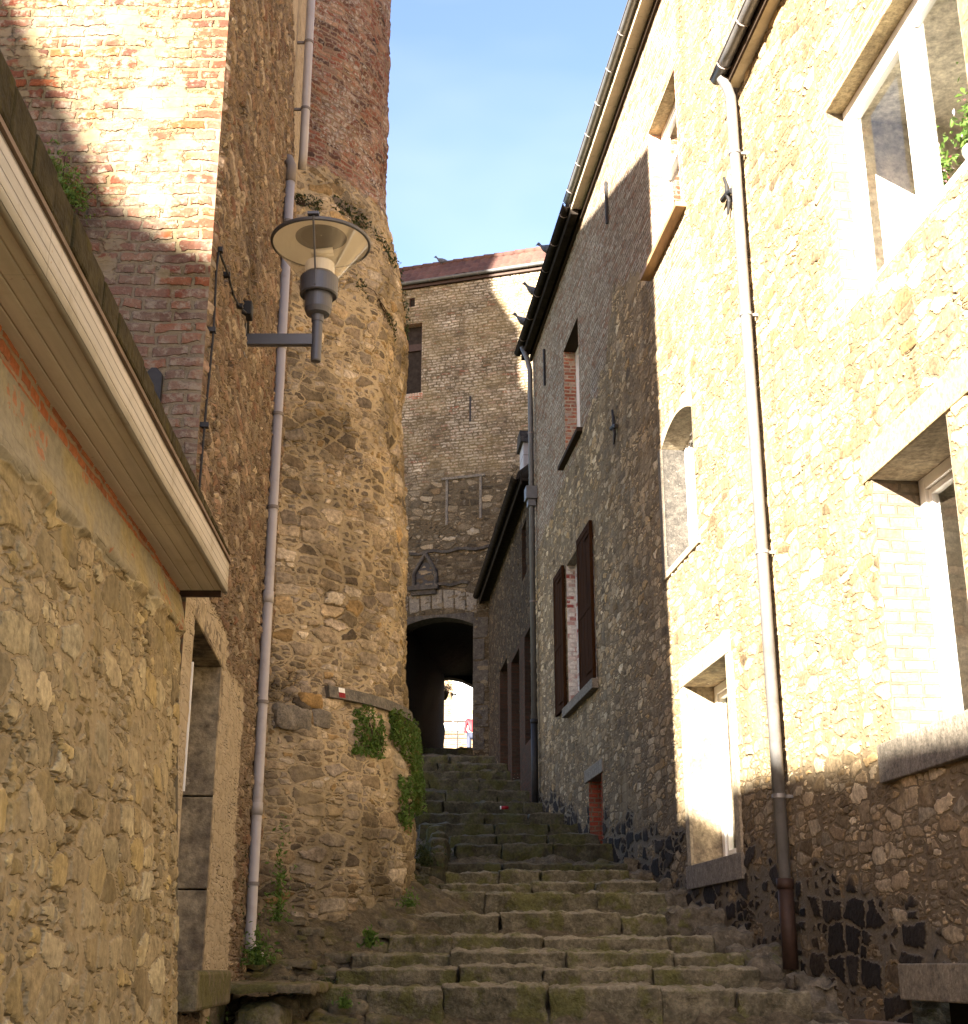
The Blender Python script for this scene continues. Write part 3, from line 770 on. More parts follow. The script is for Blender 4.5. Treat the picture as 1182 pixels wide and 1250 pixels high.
# ------------------------------------------------------------------ stone stairs
def block(mb, x0, x1, y0, y1, z0, z1, r=0.03, seed=0.0, rough=0.012, res=0.05, dip=0.0, skew=0.0):
    """a rough hewn block with worn edges"""
    c = np.array([(x0 + x1) / 2, (y0 + y1) / 2, (z0 + z1) / 2]); hx = np.array([(x1 - x0) / 2, (y1 - y0) / 2, (z1 - z0) / 2])
    r = min(r, *(hx * 0.9))
    nn = [max(2, min(40, int(math.ceil(2 * q / res)))) for q in hx]
    for ax in (0, 1, 2):
        for sg in (-1, 1):
            if ax == 2 and sg == -1:
                continue
            b, cc = (ax + 1) % 3, (ax + 2) % 3
            ub = np.sin(np.linspace(-PI / 2, PI / 2, nn[b] + 1)) if nn[b] < 6 else np.linspace(-1, 1, nn[b] + 1)
            uc = np.sin(np.linspace(-PI / 2, PI / 2, nn[cc] + 1)) if nn[cc] < 6 else np.linspace(-1, 1, nn[cc] + 1)
            B, Cc = np.meshgrid(ub, uc, indexing='ij')
            p = np.zeros(B.shape + (3,)); p[..., ax] = sg * hx[ax]; p[..., b] = B * hx[b]; p[..., cc] = Cc * hx[cc]
            q = np.clip(p, -(hx - r), hx - r); d = p - q
            L = np.linalg.norm(d, axis=-1, keepdims=True); L[L < 1e-9] = 1
            nrm = d / L
            p = q + nrm * r + c
            nz = fbm(p[..., 0] * 6.5 + seed, p[..., 1] * 6.5, p[..., 2] * 6.5 + seed, 4) * rough * 1.3 + fbm(p[..., 0] * 18, p[..., 1] * 18 + seed, p[..., 2] * 18, 2) * rough * 0.6
            p = p + nrm * nz[..., None]
            if dip:
                p[..., 2] -= dip * np.clip(1 - ((p[..., 0] - c[0]) / hx[0]) ** 2, 0, 1)
            p[..., 1] += skew * (p[..., 0] - c[0])
            n = len(mb.v); na, nb_ = B.shape
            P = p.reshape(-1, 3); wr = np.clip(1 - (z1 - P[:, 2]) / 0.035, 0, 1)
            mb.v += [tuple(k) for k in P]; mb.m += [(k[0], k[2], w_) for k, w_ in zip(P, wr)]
            for i in range(na - 1):
                for j in range(nb_ - 1):
                    f = (n + i * nb_ + j, n + (i + 1) * nb_ + j, n + (i + 1) * nb_ + j + 1, n + i * nb_ + j + 1)
                    mb.f.append(f if sg > 0 else f[::-1])

STEPS = [(1207, 357), (1181, 408), (1163, 426), (1142, 475), (1116, 492), (1090, 506), (1077.6, 536), (1064, 542), (1054, 545), (1031, 556), (1018, 548),
         (1005, 512), (994, 500), (978.6, 490), (965, 485), (952, 485), (941, 485), (931, 485), (922, 485), (912, 480)]
def solve_y(g):
    a, b = 8.0, 36.0
    for _ in range(60):
        m = (a + b) / 2
        if zg(m) / m < g: a = m
        else: b = m
    return a
stairs = thing('stone_stairs', 'worn mossy stone stairs climbing the alley to the dark archway', 'stairs', (0.6, 10.0, -0.3))
rows = []
for v, ul in STEPS:
    g_ = ray(591, v)[1]; y = solve_y(g_)
    rows.append((y, g_ * y, (ul - 591) / (F * CP - (625 - v) * SP) * y))
pre = [(4.6, -1.30, -1.5), (6.2, -1.05, -1.5), (7.6, -0.75, -1.5), (8.9, -0.46, -1.3)]
allr = pre + rows
rs = random.Random(5)
for i, (y, z, xl) in enumerate(allr):
    yn = allr[i + 1][0] if i + 1 < len(allr) else y + 1.5
    zp = allr[i - 1][1] if i else z - 0.2
    far = y > 19
    mb = MB(); ce = MB()
    if y < 24:
        xr = RA + RB * y + 0.05
    else:
        xr = SA + SB * y + 0.1
    x = xl; k = 0
    bmw = (0.45, 1.15) if not far else (0.6, 1.4)
    while x < xr - 0.05:
        w = rs.uniform(*bmw)
        if 10 < y < 17 and x < xr - .75 and x + w > xr - .5: w = xr - rs.uniform(.22, .5) - x
        elif xr - (x + w) < 0.35: w = xr - x
        last = x + w >= xr - 0.01
        dz = rs.uniform(-0.02, 0.02); dy = rs.uniform(-0.05, 0.05)
        tgt = ce if (last and 10 < y < 17) else mb
        rr_ = 0.021 if not far else 0.026
        if last and y < 17:
            dz += rs.uniform(0, .05); dy += rs.uniform(0.0, .16); rr_ = .05
        block(tgt, x + 0.003, x + w - 0.003, y + dy, yn + 0.12, zp - 0.06, z + dz, r=rs.uniform(0.014, 0.028), seed=i * 7.1 + k * 1.7,
              rough=rr_, res=0.03 if not far else 0.08, skew=rs.uniform(-0.03, 0.03))
        x += w; k += 1
    st = mb.build('step', M['step'] if y < 16.2 else M['stepshade'], stairs, smooth=True)
    if ce.v:
        ce.build('cement_patch', M['cement'], st, smooth=True)

# ------------------------------------------------------------------ openings on the right hand walls
class Win: pass
def window(house, fr, s0, s1, t0, t1, depth, rev, frame='white', fw=0.06, mull=(), trans=(), pane='glass', name='window', label=None, revd=None,
           sill=None, lintel=None, jambs=None, top_rev=None, inner_sash=True):
    """s0 near jamb, s1 far jamb (s grows away from us)"""
    mb = MB(); d0, d1 = depth, depth + 0.07
    mb.box(fr, s0, s0 + fw, d0, d1, t0, t1); mb.box(fr, s1 - fw, s1, d0, d1, t0, t1)
    mb.box(fr, s0 + fw, s1 - fw, d0 + .002, d1, t1 - fw, t1); mb.box(fr, s0 + fw, s1 - fw, d0 + .002, d1, t0, t0 + fw)
    for q, w in mull:
        mb.box(fr, q - w / 2, q + w / 2, d0 - 0.012, d1 - .003, t0 + fw, t1 - fw)
    for q, w in trans:
        mb.box(fr, s0 + fw, s1 - fw, d0 - 0.008, d1 - .005, q - w / 2, q + w / 2)
    if inner_sash:
        qs = sorted([s0 + fw] + [q for q, w in mull] + [s1 - fw])
        for a, b in zip(qs[:-1], qs[1:]):
            e = 0.045
            a2, b2, c2, e2 = a + 0.012, b - 0.012, t0 + fw + 0.01, t1 - fw - 0.01
            mb.box(fr, a2, a2 + e, d0 + .02, d1 + .004, c2, e2); mb.box(fr, b2 - e, b2, d0 + .02, d1 + .004, c2, e2)
            mb.box(fr, a2 + e, b2 - e, d0 + .02, d1 + .004, e2 - e, e2); mb.box(fr, a2 + e, b2 - e, d0 + .02, d1 + .004, c2, c2 + e)
    w = mb.build(name, M[frame], house, bevel=0.006)
    if label: w['label'] = label
    gp = MB(); gp.quad([fr(s0 + fw, d0 + .05, t0 + fw), fr(s1 - fw, d0 + .05, t0 + fw), fr(s1 - fw, d0 + .05, t1 - fw), fr(s0 + fw, d0 + .05, t1 - fw)])
    gp.build('pane', M[pane], w)
    rv = MB(); e = 0.0; D = depth + 0.075
    rv.quad([fr(s1, -0.004, t0), fr(s1, D, t0), fr(s1, D, t1), fr(s1, -0.004, t1)], [(0, t0), (D, t0), (D, t1), (0, t1)])
    rv.quad([fr(s0, -0.004, t0), fr(s0, D, t0), fr(s0, D, t1), fr(s0, -0.004, t1)], [(0, t0), (D, t0), (D, t1), (0, t1)])
    rv.quad([fr(s0, -0.004, t0), fr(s0, D, t0), fr(s1, D, t0), fr(s1, -0.004, t0)], [(s0, 0), (s0, D), (s1, D), (s1, 0)])
    if not top_rev:
        rv.quad([fr(s0, -0.004, t1), fr(s0, D, t1), fr(s1, D, t1), fr(s1, -0.004, t1)], [(s0, 0), (s0, D), (s1, D), (s1, 0)])
    rv.build('reveal', M[rev], w)
    if top_rev:
        tr = MB(); tr.quad([fr(s0, -0.006, t1), fr(s0, D, t1), fr(s1, D, t1), fr(s1, -0.006, t1)], [(0, s0), (D, s0), (D, s1), (0, s1)])
        tr.build('soffit', M[top_rev], w)
    if sill:
        (a, b, c, d, e, g, mat) = sill
        q = MB(); q.box(fr, a, b, c, d, e, g); q.build('sill', M[mat], w, bevel=0.008)
    if lintel:
        (a, b, c, d, e, g, mat) = lintel
        q = MB(); q.box(fr, a, b, c, d, e, g); q.build('lintel', M[mat], w, bevel=0.008)
    for (a, b, c, d, e, g, mat) in jambs or ():
        q = MB(); q.box(fr, a, b, c, d, e, g); q.build('jamb', M[mat], w, bevel=0.008)
    return w
def room(house, fr, s0, s1, d0, d1, t0, t1, mat='plaster'):
    m = MB(); P = lambda a, b, c: fr(a, b, c)
    m.quad([P(s0, d1, t0), P(s1, d1, t0), P(s1, d1, t1), P(s0, d1, t1)])
    m.quad([P(s0, d0, t0), P(s0, d1, t0), P(s0, d1, t1), P(s0, d0, t1)])
    m.quad([P(s1, d0, t0), P(s1, d1, t0), P(s1, d1, t1), P(s1, d0, t1)])
    m.quad([P(s0, d0, t0), P(s1, d0, t0), P(s1, d1, t0), P(s0, d1, t0)])
    m.quad([P(s0, d0, t1), P(s1, d0, t1), P(s1, d1, t1), P(s0, d1, t1)])
    return m.build('room', M[mat], house)

def gutter(house, fr, s0, s1, d, t, r, mat, name='gutter', seams=0.0, axis_fn=None):
    m = MB(); n = max(2, int((s1 - s0) / 0.5)); seg = 12
    ss = [s0 + (s1 - s0) * i / n for i in range(n + 1)]
    base = len(m.v)
    for s_ in ss:
        for k in range(seg + 1):
            a = PI + PI * k / seg
            p = fr(s_, d + r * math.cos(a), t + r * math.sin(a)); m.v.append(p); m.m.append((p[1], p[2], 0))
    for i in range(n):
        for k in range(seg):
            a = base + i * (seg + 1) + k
            m.f.append((a, a + 1, a + seg + 2, a + seg + 1))
    m.tube([fr(s_, d - r, t) for s_ in ss], 0.011, 8)
    o = m.build(name, M[mat], house, smooth=True)
    sol = o.modifiers.new('thick', 'SOLIDIFY'); sol.thickness = 0.004
    if seams:
        s_ = s0 + 0.3
        while s_ < s1 - 0.1:
            b = MB()
            b.tube([fr(s_, d + (r + .006) * math.cos(a), t + (r + .006) * math.sin(a)) for a in np.linspace(PI * 0.98, 2 * PI, 9)] + [fr(s_, 0.02, t + 0.02)], 0.008, 6)
            b.build('gutter_bracket', M['collar'], o)
            s_ += seams
    return o

# ------------------------------------------------------------------ near house on the right
NH_TOP = 8.12
nh = thing('stone_house', 'cream rubble house filling the right edge, two white windows above one another', 'house', RW(7, 0, -0.9))
W1 = (6.97, 9.10, 4.62, 6.42); W2 = (7.74, 8.93, 1.42, 3.26)
HATCH = (7.2, 9.1, -1.0, -0.2)
def zone_nh(s, t):
    z = np.zeros_like(s)
    # brick quoins round the upper window, brick soldier course over it
    q = ((s > W1[1] - .02) & (s < W1[1] + 0.16 + 0.05 * np.sign(np.sin(t * 42)))) & (t > W1[2] - .3) & (t < W1[3] + .05)
    l = (t > W1[3]) & (t < W1[3] + 0.26) & (s < W1[1] + .15)
    return np.where(q | l, 1.0, z)
step_nh = lambda s: 0.022 if s > 6.7 else 0.16
grid('wall', lines(2.5, 11.05, step_nh, (W1[0], W1[1], W2[0], W2[1], HATCH[0], HATCH[1])), lines(-1.9, NH_TOP, 0.024, (W1[2], W1[3], W2[2], W2[3], HATCH[3])),
     lambda s, t: RW(s, 0 * s, t), M['right2'], nh, holes=(W1, W2, HATCH), hgt=lambda s, t: t - zg(s), zone=zone_nh, flip=True)
window(nh, RW, *W1, 0.13, 'palebrick', fw=0.10, mull=((7.95, 0.17),), top_rev='ochrestone', label='wide white two-light window of the upper floor', inner_sash=True)
window(nh, RW, *W2, 0.34, 'palebrick', fw=0.09, top_rev='creamstone', sill=(7.3, 9.16, -0.05, 0.42, 1.165, 1.425, 'bluestone'),
       lintel=(7.3, 9.04, -0.022, 0.40, 3.262, 3.50, 'ochrestone'), label='white window of the lower floor, deep in the wall')
room(nh, RW, 5.9, 9.4, 0.05, 3.2, 4.2, 6.58); room(nh, RW, 6.6, 10.4, 0.05, 3.0, 0.9, 3.7)
m = MB(); m.box(RW, 9.5, 2.5, -0.12, 0.0, NH_TOP - 0.03, NH_TOP); m.box(RW, 11.07, 9.5, -0.12, 0.0, NH_TOP - 0.03, NH_TOP)
m.build('soffit', M['cream_soffit'], nh)
m = MB(); m.box(RW, 2.5, 11.07, -0.145, -0.122, NH_TOP - 0.05, NH_TOP + 0.14); m.build('fascia', M['darkwood'], nh)
gutter(nh, RW, 2.5, 11.12, -0.21, NH_TOP + 0.08, 0.062, 'zinc', seams=0.62)
m = MB(); m.quad([RW(2.5, -0.24, NH_TOP + .15), RW(11.1, -0.24, NH_TOP + .15), RW(11.1, 4, NH_TOP + 3.4), RW(2.5, 4, NH_TOP + 3.4)]); m.build('roof', M['browntile'], nh)
def pipe(house, fr, s, d, t0, t1, r, mat, sleeve=None, clips=(), top=None, bends=None, name='drainpipe', r2=None):
    pts = bends or [fr(s, d, t0), fr(s, d, t1)]
    if top: pts = pts + top
    m = MB(); m.tube(pts, r, 20)
    o = m.build(name, M[mat], house, smooth=True)
    for tz in clips:
        c = MB(); cx = fr(s, d, tz)
        c.tube([(cx[0], cx[1], tz - 0.016), (cx[0], cx[1], tz + 0.016)], r + 0.008, 20)
        c.box(fr, s - 0.012, s + 0.012, min(d, 0.02), max(d, 0.02), tz - 0.012, tz + 0.012)
        c.build('pipe_clip', M['collar' if mat != 'zinc' else 'zinc'], o)
    if sleeve:
        a, b, mm = sleeve; c = MB(); cx = fr(s, d, 0)
        c.tube([(cx[0], cx[1], a), (cx[0], cx[1], b - .06)], r + 0.011, 20); c.tube([(cx[0], cx[1], b - 0.08), (cx[0], cx[1], b)], r + 0.019, 20)
        c.build('pipe_sleeve', M[mm], o, smooth=True)
    return o
pipe(nh, RW, 11.0, -0.12, 0.0, 7.92, 0.05, 'zinc', sleeve=(-0.02, 0.66, 'rustbrown'), clips=(1.3, 3.35, 5.6, 7.3), top=[RW(11.0, -0.15, 8.03), RW(11.0, -0.20, 8.14)])
# cellar hatch at the foot
m = MB(); m.box(RW, 7.1, 9.12, -0.065, 0.3, -0.2, 0.02); m.build('lintel', M['tancement'], nh, bevel=0.01)
m = MB(); m.box(RW, 7.2, 9.1, 0.25, 0.3, -1.2, -0.2); m.build('hatch_recess', M['tar'], nh)
m = MB(); m.box(RW, 6.5, 9.85, -0.13, -0.02, -0.375, -0.34); m.box(RW, 6.5, 9.85, -0.145, -0.02, -0.44, -0.385); m.box(RW, 6.5, 9.85, -0.11, -0.02, -0.62, -0.45)
m.build('hatch_board', M['timber'], nh, bevel=0.006)

# ------------------------------------------------------------------ tall house in the row on the right
MH_TOP = 11.42
mh = thing('stone_house', 'tall row house of rubble and pale brick with a long eave, behind the right drainpipe', 'house', RW(16, 0, 1.0))
W3 = (12.52, 14.05, 0.97, 2.80); W4 = (13.30, 14.57, 4.21, 5.86); W5 = (13.26, 14.55, 8.05, 9.95); W6 = (19.4, 20.7, 7.87, 9.85)
W7 = (18.66, 20.85, 3.82, 6.13); CEL = (18.5, 19.4, 1.0, 2.5)
bz = [(11.0, 7.3), (13.3, 7.2), (14.6, 7.3), (15.2, 8.5), (16.0, 8.6), (16.8, 8.9), (17.4, 8.2), (18.7, 7.9), (20.8, 7.6), (24.1, 7.2)]
def zone_mh(s, t):
    lim = np.interp(s, [p[0] for p in bz], [p[1] for p in bz])
    z = np.clip(0.5 + (t - lim) * 0.9, 0, 1)
    z = np.where(s < 13.1, 0.0, z)
    for (a, b, c, d) in (W5, W6):
        q = (s > b) & (s < b + .22) & (t > c - .1) & (t < d + .25) | (t > d) & (t < d + .28) & (s > a - .2) & (s < b + .2)
        z = np.where(q, 1.0, z)
    return z
holes = (W3, W4, W5, W6, W7, CEL, (9.5, 11.05, -3, NH_TOP + 0.1))
brk_s = [q for w in holes for q in w[:2]]; brk_t = [q for w in holes for q in w[2:]]
grid('wall', lines(9.8, 24.0, lambda s: 0.028 if s < 17 else 0.036, brk_s), lines(-0.4, MH_TOP, 0.028, brk_t), lambda s, t: RW(s, 0 * s, t), M['right'], mh,
     holes=holes, hgt=lambda s, t: t - zg(s), zone=zone_mh, flip=True)
window(mh, RW, *W3, 0.30, 'jamb', fw=0.09, sill=(12.35, 14.24, -0.045, 0.34, 0.74, 0.972, 'bluestone'), lintel=(12.4, 14.2, -0.036, 0.34, 2.802, 3.02, 'creamstone'),
       jambs=((14.055, 14.2, -0.034, 0.02, 0.972, 2.80, 'creamstone'), (12.36, 12.515, -0.034, 0.02, 0.972, 2.80, 'creamstone')), label='tall white ground floor window with a pale curtain')
w4 = window(mh, RW, *W4, 0.26, 'greyreveal', fw=0.08, sill=(13.2, 14.66, -0.03, 0.3, 4.13, 4.212, 'creamstone'), label='arched window with a dark grey jamb')
def arch_fill(s0, s1, tsp, rise, ttop, n=14):
    pts = [(s0, ttop), (s0, tsp)]
    for i in range(1, n):
        q = i / n; pts.append((s0 + (s1 - s0) * q, tsp + rise * 4 * q * (1 - q)))
    return pts + [(s1, tsp), (s1, ttop)]
def arch_part(name, fr, s0, s1, tsp, rise, ttop, d0, d1, mat, parent, n=14):
    m = MB(); up = arch_fill(s0, s1, tsp, rise, ttop, n)[1:-1]
    for (a, b) in zip(up[:-1], up[1:]):
        m.prism(fr, [(a[0], a[1]), (b[0], b[1]), (b[0], ttop), (a[0], ttop)], d0, d1)
    return m.build(name, M[mat], parent)
arch_part('arch', RW, 13.28, 14.59, 5.68, 0.16, 5.88, -0.012, 0.33, 'creamstone', w4)
m = MB(); m.box(RW, 14.575, 14.70, -0.03, 0.02, 4.15, 5.7); m.build('jamb', M['bluestone'], w4, bevel=.006)
window(mh, RW, *W5, 0.16, 'redbrick', fw=0.075, trans=((9.25, 0.10),), sill=(13.05, 14.78, -0.13, 0.18, 7.985, 8.052, 'woodsill'), top_rev='ochrestone', label='white window high up under the eave with a projecting board sill')
window(mh, RW, *W6, 0.20, 'redbrick', fw=0.08, sill=(19.2, 20.95, -0.10, 0.2, 7.80, 7.872, 'darkwood'), top_rev='darkwood', label='small white window of the dim far end')
# bricked up window with shutters
w7 = MB(); w7.box(RW, W7[0] - .1, W7[1] + .15, 0.0, 0.25, W7[3], W7[3] + 0.16); w7 = w7.build('bricked_window', M['bluestone'], mh, bevel=.008)
m = MB(); m.quad([RW(W7[0], .14, W7[2]), RW(W7[1], .14, W7[2]), RW(W7[1], .14, W7[3]), RW(W7[0], .14, W7[3])], [(W7[0], W7[2]), (W7[1], W7[2]), (W7[1], W7[3]), (W7[0], W7[3])])
m.quad([RW(W7[1], -.004, W7[2]), RW(W7[1], .15, W7[2]), RW(W7[1], .15, W7[3]), RW(W7[1], -.004, W7[3])], [(0, W7[2]), (.15, W7[2]), (.15, W7[3]), (0, W7[3])])
m.quad([RW(W7[0], -.004, W7[2]), RW(W7[0], .15, W7[2]), RW(W7[0], .15, W7[3]), RW(W7[0], -.004, W7[3])], [(0, W7[2]), (.15, W7[2]), (.15, W7[3]), (0, W7[3])])
m.build('brick_infill', M['paintedbrick'], w7)
m = MB(); m.box(RW, W7[0] - .12, W7[1] + .12, -0.10, 0.16, W7[2] - 0.14, W7[2]); m.build('sill', M['bluestone'], w7, bevel=.008)
def shutter(s0, s1, d):
    m = MB(); t0, t1 = W7[2] + 0.02, W7[3] + 0.03
    m.box(RW, s0 + .05, s1 - .05, d + .008, d + .03, t0 + .05, t1 - .05)
    n_ = 7
    for k in range(n_):
        a_ = s0 + .09 + (s1 - s0 - .18) * k / n_; m.box(RW, a_ + .006, a_ + (s1 - s0 - .18) / n_ - .006, d + .004 + .002 * (k % 2), d + .01, t0 + .05, t1 - .05)
    for q in (s0, s1 - .09): m.box(RW, q, q + .09, d - .006, d + .042, t0, t1)
    for q in (t0, t0 + (t1 - t0) * .45, t1 - .1): m.box(RW, s0 + .09, s1 - .09, d - .004, d + .04, q, q + .1)
    o = m.build('shutter', M['brownshutter'], w7, bevel=.005)
    for q in (t0 + .12, t1 - .2):
        m = MB(); m.box(RW, s0 - .02, s0 + .45, d - .014, d - .006, q, q + .05); m.build('hinge', M['brownshutter'], o)
shutter(18.60, 19.62, -0.065); shutter(20.92, 21.75, -0.065)
# blocked cellar opening
m = MB(); m.box(RW, 18.35, 19.62, -0.03, 0.2, 2.5, 2.68); ce_ = m.build('cellar_opening', M['bluestone'], mh, bevel=.008)
m = MB()
m.quad([RW(18.5, .16, 1.0), RW(19.4, .16, 1.0), RW(19.4, .16, 2.5), RW(18.5, .16, 2.5)], [(0, 1), (.9, 1), (.9, 2.5), (0, 2.5)])
m.quad([RW(19.4, -.01, 1.0), RW(19.4, .16, 1.0), RW(19.4, .16, 2.5), RW(19.4, -.01, 2.5)], [(0, 1), (.17, 1), (.17, 2.5), (0, 2.5)])
m.quad([RW(18.5, -.01, 1.0), RW(18.5, .16, 1.0), RW(18.5, .16, 2.5), RW(18.5, -.01, 2.5)], [(0, 1), (.17, 1), (.17, 2.5), (0, 2.5)])
m.build('brick_infill', M['cellarbrick'], ce_)
room(mh, RW, 11.4, 15.2, 0.05, 2.6, 0.3, 3.3); room(mh, RW, 11.4, 16, 0.05, 2.8, 3.7, 6.6); room(mh, RW, 11.4, 16, 0.05, 2.8, 7.4, 10.6); room(mh, RW, 18, 22, 0.05, 2.4, 7.2, 10.4)
EAV = 0.18
for a, b, mat, nm in ((9.8, 18.7, 'cream_soffit', 'soffit'), (18.7, 24.05, 'tar', 'soffit')):
    m = MB(); s_ = a
    while s_ < b - .01:
        e_ = min(b, s_ + 0.62); m.box(RW, s_ + .004, e_ - .004, -EAV, 0.0, MH_TOP - 0.035, MH_TOP); s_ = e_
    m.build(nm, M[mat], mh)
m = MB(); m.box(RW, 9.8, 24.1, -0.045, 0.0, MH_TOP - 0.16, MH_TOP - 0.037); m.build('wall_plate', M['darkwood'], mh)
m = MB(); m.box(RW, 9.8, 18.7, -EAV - .025, -EAV, MH_TOP - .055, MH_TOP + .13); m.build('fascia', M['cream_soffit'], mh)
m = MB(); m.box(RW, 18.7, 24.15, -EAV - .03, -EAV + .09, MH_TOP - .13, MH_TOP + .13); m.build('fascia', M['tar'], mh, bevel=.01)
gutter(mh, RW, 9.8, 18.7, -EAV - .085, MH_TOP + .09, 0.058, 'zinc', seams=0.75)
gutter(mh, RW, 18.7, 24.2, -EAV - .085, MH_TOP + .05, 0.066, 'tar', seams=0.9)
m = MB(); m.quad([RW(9.8, -.26, MH_TOP + .14), RW(24.1, -.26, MH_TOP + .14), RW(24.1, 4.5, MH_TOP + 4.2), RW(9.8, 4.5, MH_TOP + 4.2)]); m.build('roof', M['browntile'], mh)
m = MB(); m.quad([RW(24.02, 0, 0), RW(24.02, 6, 0), RW(24.02, 6, MH_TOP + 4), RW(24.02, 0, MH_TOP)]); m.build('end_wall', M['small'], mh)
m = MB(); m.quad([RW(9.8, 0, NH_TOP), RW(9.8, 6, NH_TOP), RW(9.8, 6, MH_TOP + 4), RW(9.8, 0, MH_TOP)]); m.build('end_wall', M['palebrick'], mh)
dp = pipe(mh, RW, 23.75, -0.10, 2.7, 10.9, 0.05, 'zincdark', sleeve=(2.6, 4.15, 'blackiron'), clips=(6.3, 9.6), top=[RW(23.75, -.15, 11.15), RW(23.75, -.25, 11.40)])
m = MB(); m.box(RW, 23.62, 23.88, -0.22, -0.01, 8.25, 8.5); m.box(RW, 23.66, 23.84, -0.18, -0.03, 8.12, 8.25); m.build('hopper', M['zincdark'], dp, bevel=.01)
def wall_anchor(house, fr, s, t, h, cross=True):
    m = MB()
    if cross:
        m.tube([fr(s + .07, -.05, t + h), fr(s + .02, -.045, t + h * .5), fr(s, -.05, t), fr(s - .03, -.045, t - h * .5), fr(s + .03, -.05, t - h)], [.016, .02, .026, .02, .014], 8)
        m.tube([fr(s + .16, -.05, t + .02), fr(s, -.05, t), fr(s - .15, -.05, t - .06)], [.03, .026, .03], 8)
    else:
        m.box(fr, s - .022, s + .022, -.05, -.01, t - h, t + h)
    m.build('wall_anchor', M['blackiron'], house, bevel=0.004)
wall_anchor(mh, RW, 11.5, 7.18, 0.22); wall_anchor(mh, RW, 16.85, 6.92, 0.26)
wall_anchor(mh, RW, 16.93, 10.42, 0.34, False); wall_anchor(mh, RW, 22.5, 10.4, 0.36, False)

# ------------------------------------------------------------------ low house further up on the right
sh = thing('low_house', 'dim low house with a sloping black eave and narrow door openings, beside the archway', 'house', SW(28, 0, 3.8))
D1 = (28.75, 30.3, 3.2, 6.4); D2 = (26.6, 28.0, 3.0, 6.1); D3 = (24.75, 25.7, 4.0, 6.1); U1 = (25.25, 25.95, 7.3, 8.4)
SHT = 8.8
hs = (D1, D2, D3, U1)
grid('wall', lines(24.0, 33.0, 0.05, [q for w in hs for q in w[:2]]), lines(1.8, SHT, 0.05, [q for w in hs for q in w[2:]]), lambda s, t: SW(s, 0 * s, t), M['small'], sh,
     holes=hs, hgt=lambda s, t: t - zg(s), zone=lambda s, t: np.where((s > 24.7) & (s < 30.6) & (t < 6.2), 0.62, 0.25), flip=True)
for nm, q, mat in (('doorway', D1, 'darkwood'), ('doorway', D2, 'darkwood'), ('window', D3, 'tar'), ('window', U1, 'tar')):
    m = MB(); m.box(SW, q[0], q[1], 0.32, 0.36, q[2], q[3]); d_ = m.build(nm, M[mat], sh)
    m = MB()
    for s_ in (q[0], q[1]):
        m.quad([SW(s_, -.004, q[2]), SW(s_, .34, q[2]), SW(s_, .34, q[3]), SW(s_, -.004, q[3])], [(0, q[2]), (.34, q[2]), (.34, q[3]), (0, q[3])])
    m.quad([SW(q[0], 0, q[3]), SW(q[0], .34, q[3]), SW(q[1], .34, q[3]), SW(q[1], 0, q[3])], [(0, 0), (.34, 0), (.34, 1), (0, 1)])
    m.build('reveal', M['dimbrick'], d_)
m = MB(); m.box(SW, 24.05, 33.0, -0.22, 0.02, SHT - .05, SHT); m.box(SW, 24.05, 33.0, -0.25, -0.221, SHT - .12, SHT + .12); m.build('eave', M['tar'], sh)
gutter(sh, SW, 24.1, 32.9, -.33, SHT + .06, .075, 'tar')
m = MB(); m.quad([SW(24.05, -.3, SHT + .13), SW(33, -.3, SHT + .13), SW(33, 4, SHT + 3.6), SW(24.05, 4, SHT + 3.6)]); m.build('roof', M['browntile'], sh)
m = MB(); cs, cd = 25.4, 0.10
m.box(SW, cs - .3, cs + .3, cd - .16, cd + .5, 8.9, 9.95); ch_ = m.build('chimney', M['slatewhite'], sh)
m = MB()
for t_ in (9.15, 9.4, 9.68): m.box(SW, cs - .304, cs + .304, cd - .164, cd + .504, t_, t_ + .012)
m.build('slate_joints', M['collar'], ch_)
m = MB(); m.prism(SW, [(cs - .36, 9.95), (cs + .36, 9.95), (cs + .2, 10.25), (cs - .2, 10.25)], cd - .22, cd + .56); m.build('chimney_cap', M['darkstone'], ch_)

# ------------------------------------------------------------------ the house over the archway
fh = thing('gatehouse', 'tall pale brick house across the top of the alley, over the dark archway', 'house', FW(2, 0, 5))
AR = (2.07, 4.02, 3.0, 8.46); FWIN = (3.56, 4.2, 14.7, 16.8); VENT = (3.79, 3.95, 17.33, 17.6)
hs = (AR, FWIN, VENT)
def zone_far(s, t):
    return np.clip(0.5 + (t - 12.3) * 0.28, 0, 1)
grid('wall', lines(-2.6, 4.5, 0.04, [q for w in hs for q in w[:2]]), lines(3.5, 17.95, 0.045, [q for w in hs for q in w[2:]]), lambda s, t: FW(s, 0 * s, t), M['far'], fh,
     holes=hs, hgt=lambda s, t: t - 5.0, zone=zone_far, flip=True)
arch_part('arch', FW, 2.05, 4.04, 8.17, 0.24, 8.48, -0.02, 0.5, 'darkstone', fh)
m = MB()
for k in range(7):                                                     # voussoirs round the arch head
    q0, q1 = k / 7 + .01, (k + 1) / 7 - .01
    a, b = 1.95 + 2.15 * q0, 1.95 + 2.15 * q1
    f0, f1 = 8.44 + .2 * 4 * q0 * (1 - q0), 8.44 + .2 * 4 * q1 * (1 - q1)
    m.prism(FW, [(a, f0), (b, f1), (b + .03, f1 + .5), (a - .0, f0 + .5)], -0.022, 0.05)
m.build('voussoirs', M['slate'], fh, bevel=.02)
m = MB()
t_ = 5.0
for k in range(6):                                                     # right jamb of the archway
    w_ = 0.40 if k % 2 else 0.30
    m.box(FW, 2.07 - w_, 2.07, -0.024, 0.3, t_ + .01, t_ + .54); t_ += .56
m.build('archway_jamb', M['darkstone'], fh, bevel=.02)
